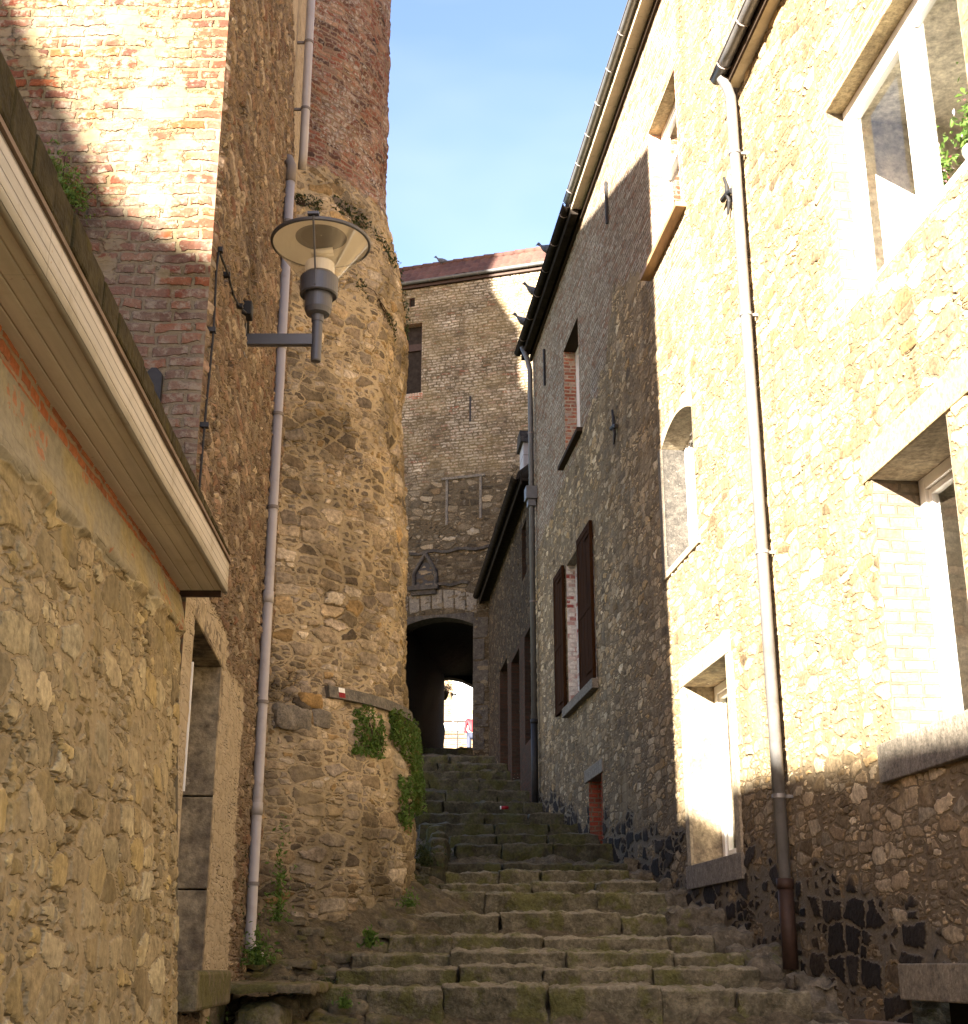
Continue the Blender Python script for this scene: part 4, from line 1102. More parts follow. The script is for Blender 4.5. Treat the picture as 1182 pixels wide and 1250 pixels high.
def tunnel():
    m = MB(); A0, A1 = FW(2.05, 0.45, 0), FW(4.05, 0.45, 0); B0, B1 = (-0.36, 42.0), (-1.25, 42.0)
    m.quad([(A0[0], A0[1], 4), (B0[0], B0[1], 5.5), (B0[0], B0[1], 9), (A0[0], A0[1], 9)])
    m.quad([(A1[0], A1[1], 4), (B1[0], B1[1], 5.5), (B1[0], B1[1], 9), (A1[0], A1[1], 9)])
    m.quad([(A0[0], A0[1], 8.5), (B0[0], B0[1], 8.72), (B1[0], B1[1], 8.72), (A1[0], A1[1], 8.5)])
    m.build('passage_lining', M['darktone'], fh)
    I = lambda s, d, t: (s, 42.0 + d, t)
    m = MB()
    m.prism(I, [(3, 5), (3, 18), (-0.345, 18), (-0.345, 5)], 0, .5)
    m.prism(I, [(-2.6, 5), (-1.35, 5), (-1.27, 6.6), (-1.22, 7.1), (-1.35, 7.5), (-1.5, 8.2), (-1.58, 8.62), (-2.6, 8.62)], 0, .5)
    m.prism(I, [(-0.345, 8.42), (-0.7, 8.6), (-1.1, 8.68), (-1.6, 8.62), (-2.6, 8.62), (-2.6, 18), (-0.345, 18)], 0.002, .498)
    m.build('back_wall', M['darktone'], fh)
    m = MB(); L0 = FW(4.5, 0, 0); m.quad([(L0[0], L0[1], 3.5), (-2.6, 42.4, 5), (-2.6, 42.4, 17.9), (L0[0], L0[1], 17.9)]); m.build('end_wall', M['far'], fh)
tunnel()
m = MB(); m.box(FW, *FWIN[:2], .22, .26, *FWIN[2:]); fw_ = m.build('window', M['tar'], fh)
m = MB(); m.box(FW, FWIN[0], FWIN[1], .16, .22, 16.05, 16.25); m.box(FW, FWIN[0], FWIN[0] + .07, .15, .22, FWIN[2], FWIN[3]); m.build('frame', M['rustbrown'], fw_)
m = MB(); m.quad([FW(FWIN[0], -.004, FWIN[2]), FW(FWIN[0], .25, FWIN[2]), FW(FWIN[0], .25, FWIN[3]), FW(FWIN[0], -.004, FWIN[3])], [(0, 0), (.25, 0), (.25, 2), (0, 2)])
m.quad([FW(FWIN[0], -.004, FWIN[3]), FW(FWIN[0], .25, FWIN[3]), FW(FWIN[1], .25, FWIN[3]), FW(FWIN[1], -.004, FWIN[3])], [(0, 0), (.25, 0), (.25, 2), (0, 2)])
m.build('reveal', M['redbrick'], fw_)
m = MB(); s_ = FWIN[0] - .05
while s_ < FWIN[1] + .1:
    m.box(FW, s_, s_ + .062, -.03, .2, FWIN[2] - .17, FWIN[2]); s_ += .08
m.build('sill', M['redbrick'], fw_)
m = MB(); m.box(FW, *VENT[:2], .1, .14, *VENT[2:]); m.build('vent', M['tar'], fh)
wall_anchor(fh, FW, 2.16, 14.04, 0.36, False)
m = MB()                                                                 # moulded outline of a blocked window
m.box(FW, 1.75, 2.95, -.045, .0, 12.1, 12.17); m.box(FW, 2.76, 2.83, -.04, .0, 10.85, 12.1); m.box(FW, 1.84, 1.91, -.04, .0, 10.95, 12.1)
m.build('blocked_window', M['slate'], fh, bevel=.01)
for (a, b, t_) in ((1.4, 4.4, 10.12), (2.2, 4.4, 9.22)):
    m = MB(); n_ = 14
    pts = [(a + (b - a) * k / n_, t_ + .035 * math.sin(k * 1.7)) for k in range(n_ + 1)]
    for p, q in zip(pts[:-1], pts[1:]): m.prism(FW, [(p[0], p[1]), (q[0], q[1]), (q[0], q[1] + .07), (p[0], p[1] + .07)], -.07, .0)
    m.build('string_course', M['darkstone'], fh)
m = MB()                                                                 # gothic niche
m.box(FW, 2.98, 3.78, -.16, .0, 9.14, 9.25); m.box(FW, 3.05, 3.72, -.10, .0, 9.02, 9.14)
for a, b in (((3.66, 9.25), (3.66, 9.62)), ((3.66, 9.62), (3.36, 10.12)), ((3.06, 9.25), (3.06, 9.62)), ((3.06, 9.62), (3.36, 10.12))):
    m.tube([FW(a[0], -.05, a[1]), FW(b[0], -.05, b[1])], .05, 8)
nic = m.build('niche', M['darkstone'], fh)
m = MB(); m.prism(FW, [(3.1, 9.25), (3.62, 9.25), (3.62, 9.6), (3.36, 10.03), (3.1, 9.6)], -.02, .01); m.build('niche_back', M['blackiron'], nic)
gutter(fh, FW, -2.6, 4.55, -.17, 18.0, .06, 'zincdark', seams=0.7)
m = MB(); m.box(FW, -2.6, 4.5, -.1, -.0, 17.86, 17.95); m.build('wall_plate', M['rustbrown'], fh)
def far_roof():
    s = lines(-2.6, 4.55, 0.035); t = lines(0, .95, 0.05)
    def P(s, t):
        cor = 0.028 * np.abs(np.sin(s * PI / 0.22)) + 0.02 * ((t / 0.3) % 1.0)
        sag = 0.03 * fbm(s * .8, t, 0 * s, 2)
        x, y, z = FW(s, -0.16 + t * 0.62 - cor * .7, 18.02 + t * 0.78 + cor * .6 + sag)
        return x, y, z
    r = grid('roof', s, t, P, M['redtile'], fh, flip=True)
    m = MB()
    for k in range(24):
        a = -2.6 + k * .3; p0, p1 = FW(a, .44, 18.76), FW(a + .31, .44, 18.76 + (k % 3) * .006)
        m.tube([p0, p1], [.085, .10], 10)
    m.build('ridge_tiles', M['redtile'], r, smooth=True)
    m = MB(); m.quad([FW(-2.6, .44, 18.78), FW(4.55, .44, 18.78), FW(4.55, 5, 14.5), FW(-2.6, 5, 14.5)]); m.build('back_roof', M['redtile'], r)
far_roof()

# ------------------------------------------------------------------ tall house on the left
th = thing('gable_house', 'tall house with a sunlit brick and plaster gable, behind the low eave', 'house', (-3, 8, -0.5))
DOOR = (7.38, 8.66, -0.06, 1.86)
I3 = lambda s, d, t: (s, 7.0 + d, t)
def zone_g(s, t):
    # plaster thins out towards the left and along the very corner
    z = -0.03 + 0.07 * np.clip((s + 2.6) / 0.5, 0, 1) - 0.10 * np.clip((s + 1.85) / 0.1, 0, 1) + .06 * np.clip((t - 4.3) / .4, 0, 1) - 0.14 * np.clip((3.9 - t) / .3, 0, 1)
    return z
grid('gable_wall', lines(-12.9, -1.6, lambda s: 0.02 if s > -3.6 else 0.5, (-3.6,)), lines(-2, 12.2, lambda t: 0.02 if 2.2 < t < 6.6 else 0.3, (2.2, 6.6)),
     lambda s, t: (s, 7.0 + 0 * s, t), M['gable'], th, hgt=lambda s, t: t - 3.0, zone=zone_g, edges='s1')
def zone_t(s, t):
    z1 = np.clip((10.15 - s) / .2, 0, 1) * np.clip((s - 8.5) / .1, 0, 1) * np.clip((2.1 - t) / .3, 0, 1)
    z0 = np.clip((7.42 - s) / .06, 0, 1) * np.clip((2.0 - t) / .2, 0, 1)
    edge = np.interp(t, [7.0, 8.5, 9.5], [12.2, 11.2, 10.2])
    z2 = np.clip((s - edge) / .15 + .5, 0, 1) * np.clip((t - 7.2) / .5, 0, 1)
    z3 = np.clip((2.15 - t) / .1, 0, 1) * np.clip((t - 1.86) / .05, 0, 1) * np.clip((8.95 - s) / .1, 0, 1)
    return np.maximum(np.maximum(z1 * .9, z0), np.maximum(z2, z3))
grid('side_wall', lines(7.0, 13.2, 0.022, DOOR[:2]), lines(-1.2, 12.2, lambda t: 0.028 if t < 9 else .1, (*DOOR[2:], 9)), lambda s, t: TW(s, 0 * s, t), M['tallside'], th,
     edges='s0', holes=(DOOR,), hgt=lambda s, t: t - zg(s), zone=zone_t)
m = MB()
m.prism(I3, [(-1.6, 12.2), (-11.3, 22.7), (-12.9, 22.7), (-12.9, 12.2)], 0.0, 5.0)
m.build('roof', M['browntile'], th)
m = MB(); m.prism(I3, [(-11.25, 12.2), (-11.25, 24.3), (-12.05, 25.6), (-12.3, 29), (-17, 29), (-17, 12.2)], .3, 1.5); m.build('shade_block', M['sunbrick'], th)  # unseen block, added and shaped to shade the far facade
m = MB(); m.quad([(-12.9, 7, -2), (-12.9, 12, -2), (-12.9, 12, 12.3), (-12.9, 7, 12.3)]); m.quad([(-12.9, 12, -2), (-3, 12.0, -2), (-3, 12.0, 12.3), (-12.9, 12, 12.3)]); m.build('back_wall', M['sunbrick'], th)
m = MB(); m.box(TW, DOOR[0], DOOR[1], .62, .68, -0.3, DOOR[3] + .1); d_ = m.build('door', M['darkwood'], th)
m = MB()
ws = [(-0.35, 0.45), (0.46, 1.02), (1.03, 1.86)]
for a, b in ws:
    m.box(TW, DOOR[1] + .002, DOOR[1] + .14, -.004, .62, a, b)
m.build('jamb', M['jamb'], d_, bevel=.008)
m = MB(); m.box(TW, DOOR[0] - .10, DOOR[0] - .002, .02, .62, -0.35, DOOR[3]); m.build('jamb', M['jamb'], d_)
m = MB(); m.box(TW, DOOR[0] - .008, DOOR[0] + .008, -.010, .05, .9, DOOR[3] - .25); m.build('sunlit_edge', M['whitemark'], d_)  # white strip stands in for a sliver of sunlight on the jamb edge
m = MB(); m.box(TW, DOOR[0] - .12, DOOR[1] + .16, -.006, .62, DOOR[3] + .002, DOOR[3] + .17); m.build('lintel', M['jamb'], d_, bevel=.008)
m = MB(); m.box(TW, DOOR[0] - .1, DOOR[1] + .2, -.16, .6, -.22, -.02); m.build('doorstep', M['slabstone'], d_, bevel=.02)
# octagonal iron anchor plate
m = MB(); ax, az, hw, hh = -1.868, 3.07, .05, .145
m.prism(I3, [(ax - hw, az - hh + .04), (ax - hw + .035, az - hh), (ax + hw - .035, az - hh), (ax + hw, az - hh + .04), (ax + hw, az + hh - .04), (ax + hw - .035, az + hh), (ax - hw + .035, az + hh), (ax - hw, az + hh - .04)], -.045, -.012)
m.tube([(ax, 6.93, az), (ax, 6.99, az)], .016, 10)
m.build('wall_anchor', M['blackiron'], th, bevel=.004)
# drainpipes in the corner with the tower
def vpipe(x, y, t0, t1, r, clips, lab, top=None, bot=None, fr=TW):
    pts = (bot or []) + [(x, y, t0), (x, y, t1)] + (top or [])
    m = MB(); m.tube(pts, r, 20); o = m.build('drainpipe', M['pvc'], th, smooth=True); o['label'] = lab
    for c in clips:
        q = MB(); q.tube([(x, y, c - .014), (x, y, c + .014)], r + .007, 20); q.box(lambda a, b, e: (x - a, y + b, e), 0, .12, -.012, .012, c - .012, c + .012); q.build('pipe_clip', M['collar'], o)
    return o
px, py = -1.82, 10.98
p1 = vpipe(px, py, 0.17, 7.05, .043, (0.62, 2.06, 3.75, 4.62, 6.55), 'long lower drainpipe', bot=[(px + .10, py - .05, .06), (px + .03, py - .015, .11)])
m = MB(); m.tube([(px, py, 6.98), (px, py, 7.16), (px - .03, py + .02, 7.24), (px - .10, py + .06, 7.27)], .05, 18); m.build('pipe_elbow', M['collar'], p1, smooth=True)
for zc in (1.2, 2.95, 5.3):
    m = MB(); m.tube([(px, py, zc - .05), (px, py, zc + .05)], .048, 18); m.build('pipe_joint', M['pvc'], p1, smooth=True)
qx, qy = -1.79, 11.5
vpipe(qx, qy, 7.62, 12.3, .043, (8.15, 8.95, 10.2), 'upper drainpipe', bot=[(qx - .02, qy + .08, 7.5)])

# ------------------------------------------------------------------ round tower
tw = thing('round_tower', 'bulging round tower of brown rubble with a brick drum on top', 'tower', (TCX, TCY, 0))
ths = np.concatenate([lines(math.radians(-88), math.radians(30), 0.0105), lines(math.radians(30), math.radians(272), 0.12)[1:]])
def P_tow(s, t):
    x0, y0, z0 = TOW(s, 0.035 * fbm(s * 4.5, t * 1.1, 0 * s, 3) * np.clip((8.6 - t) / .4, 0.15, 1) + 0.02 * fbm(s * 11, t * 4, 0 * s + 5, 2), t)
    return x0, y0, z0
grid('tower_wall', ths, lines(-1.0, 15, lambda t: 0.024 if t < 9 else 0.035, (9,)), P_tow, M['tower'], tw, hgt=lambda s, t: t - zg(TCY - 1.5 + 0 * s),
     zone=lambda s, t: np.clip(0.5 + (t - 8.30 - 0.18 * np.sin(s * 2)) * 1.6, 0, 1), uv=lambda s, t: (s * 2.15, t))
def arc_box(name, a0, a1, d0, d1, z0, z1, mat, parent, slope=0.0, n=18):
    m = MB(); fr = lambda s, d, t: tuple(float(q) for q in TOW(s, d, t))
    A = np.linspace(a0, a1, n + 1)
    for p, q in zip(A[:-1], A[1:]):
        zs = slope * (p - a0)
        m.box(fr, p, q - .001, d0, d1, z0 + zs, z1 + zs)
    return m.build(name, M[mat], parent)
D2R = math.radians
lg = arc_box('stone_ledge', D2R(-46), D2R(-6), -.1, .075, 2.36, 2.47, 'slate', tw)
arc_box('painted_mark', D2R(-43.2), D2R(-41.3), .07, .079, 2.42, 2.465, 'whitemark', lg, n=3)
arc_box('painted_mark', D2R(-43.2), D2R(-41.3), .07, .079, 2.372, 2.42, 'red', lg, n=3)
def tower_stone(th_, z, w, h, mat):
    m = MB(); c = TOW(th_, -0.02, z)
    block(m, -w / 2, w / 2, -.09, .09, -h / 2, h / 2, r=min(w, h) * .35, seed=th_ * 9, rough=.015, res=.03)
    a = th_ + PI / 2
    m.v = [(c[0] + p[0] * math.cos(a) - p[1] * math.sin(a), c[1] + p[0] * math.sin(a) + p[1] * math.cos(a), c[2] + p[2]) for p in m.v]
    m.build('face_stone', M[mat], tw, smooth=True)
tower_stone(D2R(-50.5), 2.30, .26, .17, 'ochreblock'); tower_stone(D2R(-55), 2.12, .40, .26, 'bluestone'); tower_stone(D2R(-48), 2.14, .24, .20, 'bluestone')

# ------------------------------------------------------------------ low house in the foreground left
lh = thing('low_house', 'low rubble house in the left foreground under a wide boarded eave', 'house', (-1.6, 5, -1.2))
def LX(s, t):
    return -1.368 - 0.0377 * s + 0.072 * np.clip(1.9 - t, 0, 4)
def pl_lo(s): return 1.49 + (s - 3.95) * (1.67 - 1.49) / 2.95
def pl_hi(s): return 1.775 + (s - 3.85) * (1.85 - 1.775) / 3.05
def P_low(s, t):
    band = np.clip((t - pl_lo(s)) / .035 + .5 + .5 * fbm(s * 5, t * 5, 0 * s), 0, 1) * np.clip((pl_hi(s) - t) / .02 + .5, 0, 1)
    bulge = 0.02 * fbm(s * 1.2, t * 1.2, 0 * s, 2) + band * (0.014 + 0.022 * np.clip(1 - (t - pl_lo(s)) / .16, 0, 1))
    return LX(s, t) + bulge, s, t
grid('wall', lines(-3, 6.9, lambda s: 0.0135 if s > 3.3 else .12, (3.3,)), lines(-2.4, 1.98, 0.0145), P_low, M['low'], lh, hgt=lambda s, t: t - zg(s),
     zone=lambda s, t: np.clip((t - pl_lo(s)) / .05 + .5 + .6 * fbm(s * 4, t * 4, 0 * s), 0, 1) + np.clip((t - pl_hi(s)) / .015 + .5, 0, 1))
m = MB(); m.quad([(LX(6.9, -2), 6.9, -2), (-5, 6.9, -2), (-5, 6.9, 1.98), (LX(6.9, 1.98), 6.9, 1.98)]); m.build('end_wall', M['low'], lh)
FX = lambda s: -1.163 - 0.0294 * s                                       # outer face of the fascia
EZ = 1.885
EAVE = lambda s, d, t: (FX(s) - d, s, EZ + t)                            # d = inwards from the fascia face
def strip(mb, s0, s1, d0, d1, t0, t1, n=12):
    for k in range(n):
        mb.box(EAVE, s0 + (s1 - s0) * k / n, s0 + (s1 - s0) * (k + 1) / n, d0, d1, t0, t1)
SAG = lambda s: 0.002 * np.sin(s * 2.1) + 0.0015 * np.sin(s * 5.3 + 1) + 0.002 * fbm(s * 1.5, 0 * s, 0 * s, 2)
WOB = lambda s: 0.0015 * np.sin(s * 1.7 + 2) + 0.0015 * fbm(s * 2.5, 0 * s, 0 * s + 3, 2)
ss_ = lines(-3, 6.88, 0.12)
grid('soffit', ss_, lines(0, .345, .1), lambda s, t: (FX(s) - t, s, EZ + SAG(s)), M['soffitpanel'], lh, uv=lambda s, t: (s, t), flip=True, smooth=True)
fa = grid('fascia', lines(-3, 6.9, .12), np.array([-.012, .06, .11, .155]), lambda s, t: (FX(s) + .004 + WOB(s), s, EZ + t + SAG(s)), M['fascia'], lh, uv=lambda s, t: (s, t + .012), smooth=True)
so = fa.modifiers.new('thick', 'SOLIDIFY'); so.thickness = .022; so.offset = -1
m = MB(); m.box(EAVE, 6.88, 6.905, .026, .345, -.03, .02); m.build('end_board', M['rustbrown'], lh)
m = MB(); m.box(EAVE, -3, 6.9, -.016, .0, .157, .175); m.build('drip_edge', M['timber'], lh)
m = MB(); k = 0; s_ = 2.2
while s_ < 6.7:                                                          # tile ends along the eave
    hgt_ = .135 - .036 * (s_ - 3.2) + .012 * random.random(); m.box(EAVE, s_, s_ + .2, -.024 + .008 * random.random(), .3, .176, .178 + max(.02, hgt_)); s_ += .2015
m.build('tile_edge', M['tilemoss'], lh, bevel=.012)
m = MB(); m.quad([EAVE(-3, .02, .25), EAVE(6.9, .02, .25), EAVE(6.9, 4.4, 3.6), EAVE(-3, 4.4, 3.6)], [(-3, 0), (6.9, 0), (6.9, 5), (-3, 5)]); m.build('roof', M['browntile'], lh)
m = MB(); m.tube([EAVE(6.80, .30, -.02), EAVE(6.80, .30, -.07), EAVE(6.84, .26, -.085), EAVE(6.86, .24, -.05)], .012, 8); m.build('pipe_stub', M['blackiron'], lh)

# ------------------------------------------------------------------ doorstep slab over the drain, left foot of the stairs
sl = thing('stone_slab', 'thin mossy stone slab over a dark gap, at the foot of the left drainpipe', 'slab', (-1.5, 9.6, -0.4))
m = MB()
block(m, -2.02, -1.10, 9.10, 10.3, -0.165, -0.105, r=.02, seed=3, rough=.012, res=.03); m.build('slab', M['slabstone'], sl, smooth=True)
m = MB()
block(m, -1.98, -1.70, 9.12, 9.5, -.60, -.215, r=.05, seed=8, rough=.02, res=.04); block(m, -1.62, -1.28, 9.16, 9.6, -.62, -.245, r=.06, seed=12, rough=.035, res=.04)
block(m, -2.0, -1.2, 8.6, 9.2, -.75, -.47, r=.06, seed=14, rough=.03, res=.05)
m.build('support_stone', M['slabstone'], sl, smooth=True)

# ------------------------------------------------------------------ wall lamp
LC = (-1.2, 8.75)
lamp = thing('wall_lamp', 'grey cone street lamp on a bracket arm, lens wide at the top', 'street lamp', (LC[0], LC[1], 4.25))
m = MB(); wx = TA + TB * 8.75
m.box(lambda s, d, t: (s, LC[1] + d, t), wx + .02, LC[0] - .03, -.025, .025, 4.215, 4.30); m.build('bracket_arm', M['lampmetal'], lamp, bevel=.004)
m = MB(); m.box(lambda s, d, t: (s, LC[1] + d, t), wx - .02, wx + .022, -.06, .06, 4.12, 4.42); m.build('wall_plate', M['lampmetal'], lamp, bevel=.004)
c = (LC[0], LC[1], 0)
m = MB(); m.lathe(c, [(0, 4.085), (.034, 4.09), (.038, 4.10), (.038, 4.40), (.043, 4.40), (.046, 4.42), (.046, 4.4749), (.05, 4.4790)], 24); m.build('post', M['lampmetal'], lamp, smooth=False)
m = MB(); m.lathe(c, [(.05, 4.4500), (.083, 4.4624), (.088, 4.4749), (.098, 4.4998), (.101, 4.6160), (.128, 4.6077), (.137, 4.6160), (.139, 4.7488), (.125, 4.7530), (.11, 4.7530), (.11, 4.7820), (0, 4.7820)], 36)
m.build('lamp_body', M['lampmetal'], lamp)
m = MB(); m.lathe(c, [(.108, 4.7695), (.108, 4.8650), (.10, 4.8750), (.055, 4.8750), (.0, 4.8750)], 32); m.build('lamp_holder', M['lampwhite'], lamp)
m = MB(); m.tube([(c[0] - .07, c[1], 4.9646), (c[0] + .09, c[1], 4.9895)], .022, 12); m.tube([(c[0] - .07, c[1] + .04, 4.9605), (c[0] + .09, c[1] + .04, 4.9853)], .022, 12); m.build('bulb', M['lampwhite'], lamp, smooth=True)
m = MB(); m.lathe(c, [(.132, 4.7488), (.353, 5.0351)], 48); m.build('glass_cone', M['acrylic'], lamp, smooth=True)
m = MB(); m.lathe(c, [(.350, 5.0269), (.364, 5.0310), (.368, 5.0434), (.367, 5.052), (.34, 5.056), (.15, 5.10), (0, 5.11)], 56); cv = m.build('lamp_cover', M['lampmetal'], lamp)
m = MB(); m.lathe(c, [(.348, 5.0351), (.30, 5.0576), (.14, 5.1057), (0, 5.1098)], 48); m.build('reflector', M['lampinner'], cv, smooth=True)
m = MB(); m.tube([(c[0] - .012, c[1] - .14, 4.6326), (c[0] - .012, c[1] - .146, 4.7488), (c[0] - .012, c[1] - .372, 5.0518), (c[0] - .012, c[1] - .35, 5.0725)], .0075, 8)
m.box(lambda s, d, t: (c[0] - .012 + s, c[1] - .36 + d, 5.0601 + t), -.04, .04, -.03, .03, 0, .02); m.build('tie_rod', M['lampmetal'], lamp)

# cable to the lamp
m = MB()
cp = [(8.76, 4.30), (8.62, 4.40), (8.3, 4.28), (7.9, 4.16), (7.5, 4.10), (7.12, 4.06), (7.08, 3.9), (7.06, 3.5), (7.05, 3.0), (7.04, 2.5), (7.03, 2.0)]
m.tube([TW(s_, -.03 - .008 * math.sin(i * 2), t_) for i, (s_, t_) in enumerate(cp)], .0075, 6)
cb = m.build('cable', M['blackiron'], None); tag(cb, 'thin black cable clipped along the corner of the tall house to the lamp', 'cable')
m = MB()
for s_, t_ in ((8.2, 4.245), (7.5, 4.10), (7.12, 4.06), (7.06, 3.5), (7.05, 2.9)):
    m.box(TW, s_ - .018, s_ + .018, -.05, 0, t_ - .014, t_ + .014)
m.build('cable_clip', M['blackiron'], cb)
m = MB(); m.box(TW, 8.54, 8.66, -.07, .0, 4.36, 4.47); m.build('junction_box', M['blackiron'], cb, bevel=.01)

# ------------------------------------------------------------------ plants
def leaves(mb, pts, size, out=None, droop=0.3, rr=None):
    rr = rr or random
    for p in pts:
        s = size * rr.uniform(.55, 1.3)
        n = Vector((rr.gauss(0, 1), rr.gauss(0, 1), rr.gauss(0, 1) + .4))
        if out is not None:
            n = n * .7 + Vector(out) * 1.2
        n.normalize(); t = n.orthogonal().normalized(); t.rotate(Matrix.Rotation(rr.uniform(0, 2 * PI), 3, n)); b = n.cross(t)
        P = Vector(p); k = len(mb.v)
        q = [P - t * s, P + b * s * .45 + n * s * .12, P + t * s - n * s * droop, P - b * s * .45 + n * s * .12]
        mb.v += [tuple(a) for a in q]; mb.m += [(0, 0, 0)] * 4
        mb.f += [(k, k + 1, k + 2, k + 3)]
def plant(name, label, cat, base, pts, size, mat, out=None, stems=True, group=None, extra=None):
    o = thing(name, label, cat, base, group)
    m = MB(); leaves(m, pts, size, out); m.build('foliage', M[mat], o)
    if extra:
        m = MB(); leaves(m, extra[0], size * .9, out); m.build('foliage', M[extra[1]], o)
    if stems:
        m = MB()
        for p in pts[::max(1, len(pts) // 14)]:
            b = Vector(base); e = Vector(p); mid = (b + e) / 2 + Vector((random.gauss(0, .02), random.gauss(0, .02), random.gauss(0, .02)))
            m.tube([b, mid, e], [.006, .004, .002], 5)
        m.build('stem', M['darkwood'], o)
    return o
R3 = random.Random(21)
def tower_pts(n, a0, a1, zf, thick, hole=0.0):
    out = []
    while len(out) < n:
        a = R3.uniform(a0, a1); lo, hi = zf(a); z = R3.uniform(lo, hi)
        if vnoise(a * 14, z * 6, 1.5) < hole: continue
        x, y, zz = TOW(D2R(a), R3.uniform(.0, thick) * (0.6 + .4 * vnoise(a * .3, z * 4, 9)), z)
        out.append((float(x), float(y), float(zz)))
    return out
V3 = lambda p: tuple(float(q) for q in p)
# ivy cascade under the ledge
pts = tower_pts(3200, -24, 10, lambda a: (np.interp(a, [-24, -16, -8, 0, 10], [2.12, 1.95, 1.75, 1.5, 1.5]), np.interp(a, [-24, -10, 0, 10], [2.40, 2.42, 2.34, 2.2])), .16, -.12)
plant('creeper', 'leafy green creeper hanging from the right end of the stone ledge', 'creeper', V3(TOW(D2R(-8), .05, 2.4)), pts, .026, 'leaf', extra=(pts[::3], 'leafdry'))
pts = tower_pts(900, -38, -27, lambda a: (1.88, 2.38 - abs(a + 33) * .018), .10, -.05)
plant('creeper', 'small rounded tuft of green leaves on the tower under the middle of the ledge', 'creeper', V3(TOW(D2R(-33), .03, 2.2)), pts, .026, 'leaf')
pts = tower_pts(900, -18, -7, lambda a: (1.22 + abs(a + 12) * .02, 1.78), .10, -.05)
plant('creeper', 'lowest tuft of bright creeper on the tower, below the cascade', 'creeper', V3(TOW(D2R(-12), .03, 1.5)), pts, .026, 'leaf')
pts = tower_pts(420, -46, -12, lambda a: (7.62 - (a + 46) * .004, 7.85 - (a + 46) * .004), .08, .1)
plant('weeds', 'dark green weeds in a slanting line on the tower shoulder, right of the lamp cover', 'weeds', V3(TOW(D2R(-28), .03, 7.6)), pts, .026, 'leafdark')
pts = tower_pts(120, -38, -16, lambda a: (6.75 - (a + 38) * .012, 6.95 - (a + 38) * .012), .06, .15)
plant('weeds', 'short line of weeds on the tower just above the lamp neck', 'weeds', V3(TOW(D2R(-28), .03, 6.8)), pts, .022, 'leafdark')
pts = tower_pts(170, -62, -50, lambda a: (7.5, 7.66), .08, .0)
plant('weeds', 'small weeds behind the top of the lamp rim', 'weeds', V3(TOW(D2R(-56), .03, 7.5)), pts, .024, 'leafdark')
pts = tower_pts(420, 0, 20, lambda a: (6.9, 8.05), .12, .12)
plant('weeds', 'wispy weeds fringing the right outline of the tower against the sky', 'weeds', V3(TOW(D2R(8), .03, 7.3)), pts, .022, 'leafdark')
# roof plant
bp = (-2.50, 6.86, 4.1)
pts = []
for k in range(1100):
    a, r = R3.uniform(0, 2 * PI), abs(R3.gauss(0, .085)); q_ = R3.random(); pts.append((-2.62 + r * math.cos(a) * .8 + .26 * q_, 6.85 + R3.uniform(-.12, .08), 4.50 + r * math.sin(a) * .8 - .30 * q_))
plant('roof_plant', 'bushy small plant growing at the edge of the low roof against the brick gable', 'plant', (-2.45, 6.86, 4.15), pts, .018, 'leaf', extra=(pts[::2], 'leafdry'))
def tuft(label, p, n, r, size, mat, up=.6, group=None, name='weeds'):
    pts = []
    for k in range(n):
        a, q = R3.uniform(0, 2 * PI), abs(R3.gauss(0, r * .5)); pts.append((p[0] + q * math.cos(a), p[1] + q * math.sin(a) * .7, p[2] + abs(R3.gauss(0, r * up))))
    return plant(name, label, 'weeds', p, pts, size, mat, stems=False)
gz = lambda x, y: float(ground_z(np.array(x), np.array(y)))
tuft('green weeds at the foot of the left drainpipe', (-1.72, 10.75, .02), 420, .16, .022, 'leaf')
tuft('narrow climbing weeds beside the bottom of the left drainpipe, on its right', (-1.66, 11.3, .35), 330, .13, .022, 'leaf', 2.4)
tuft('dark weeds on the left of the bottom of the left drainpipe', (-1.88, 10.6, .3), 260, .07, .022, 'leafdark', 4.5)
tuft('bright tuft of grass at the left end of the fourth step', (-.92, 11.4, .16), 160, .09, .03, 'leaf')
tuft('small weed on the face of the lowest step', (-.97, 9.98, -.27), 110, .07, .02, 'leaf')
tuft('weed at the left end of the sixth step beside the tower', (-.68, 12.7, .52), 200, .10, .02, 'leaf')
tuft('green weeds under the stone slab', (-1.78, 9.05, -.48), 300, .16, .02, 'leaf')
for k, (x, y) in enumerate(((-1.45, 10.2), (-1.2, 10.9), (-1.0, 10.5), (-1.3, 11.35))):
    tuft(('low moss and weeds on the bank close behind the stone slab', 'small weeds in the middle of the bank below the tower', 'little weeds on the bank by the end of the third step', 'weeds against the tower foot in the middle of the bank')[k], (x, y, gz(x, y)), 130, .12, .014, 'leafdark', .25)
tuft('dark bush of weeds behind the tower by the upper steps', (-.66, 15.2, 1.05), 420, .2, .026, 'leafdark')

bs = MB()
for k in range(330):
    x, y = R3.uniform(-1.95, -.6), R3.uniform(9.7, 13.6)
    if math.hypot(x - TCX, y - TCY) < 2.4 or x > -.055 * y - .02: continue
    z = gz(x, y); a_ = R3.choice((R3.uniform(.02, .05), R3.uniform(.02, .05), R3.uniform(.06, .17))); b_, c_ = a_ * R3.uniform(.5, .8), a_ * R3.uniform(.25, .5)
    block(bs, x - a_, x + a_, y - b_, y + b_, z - c_, z + c_ * .7, r=c_ * .7, seed=k * 2.3, rough=.018, res=.035)
o = bs.build('bank_stones', M['slabstone'], None, smooth=True); o['label'] = 'half buried flat stones in the mossy bank at the foot of the tower'; o['category'] = 'stones'; o['kind'] = 'stuff'
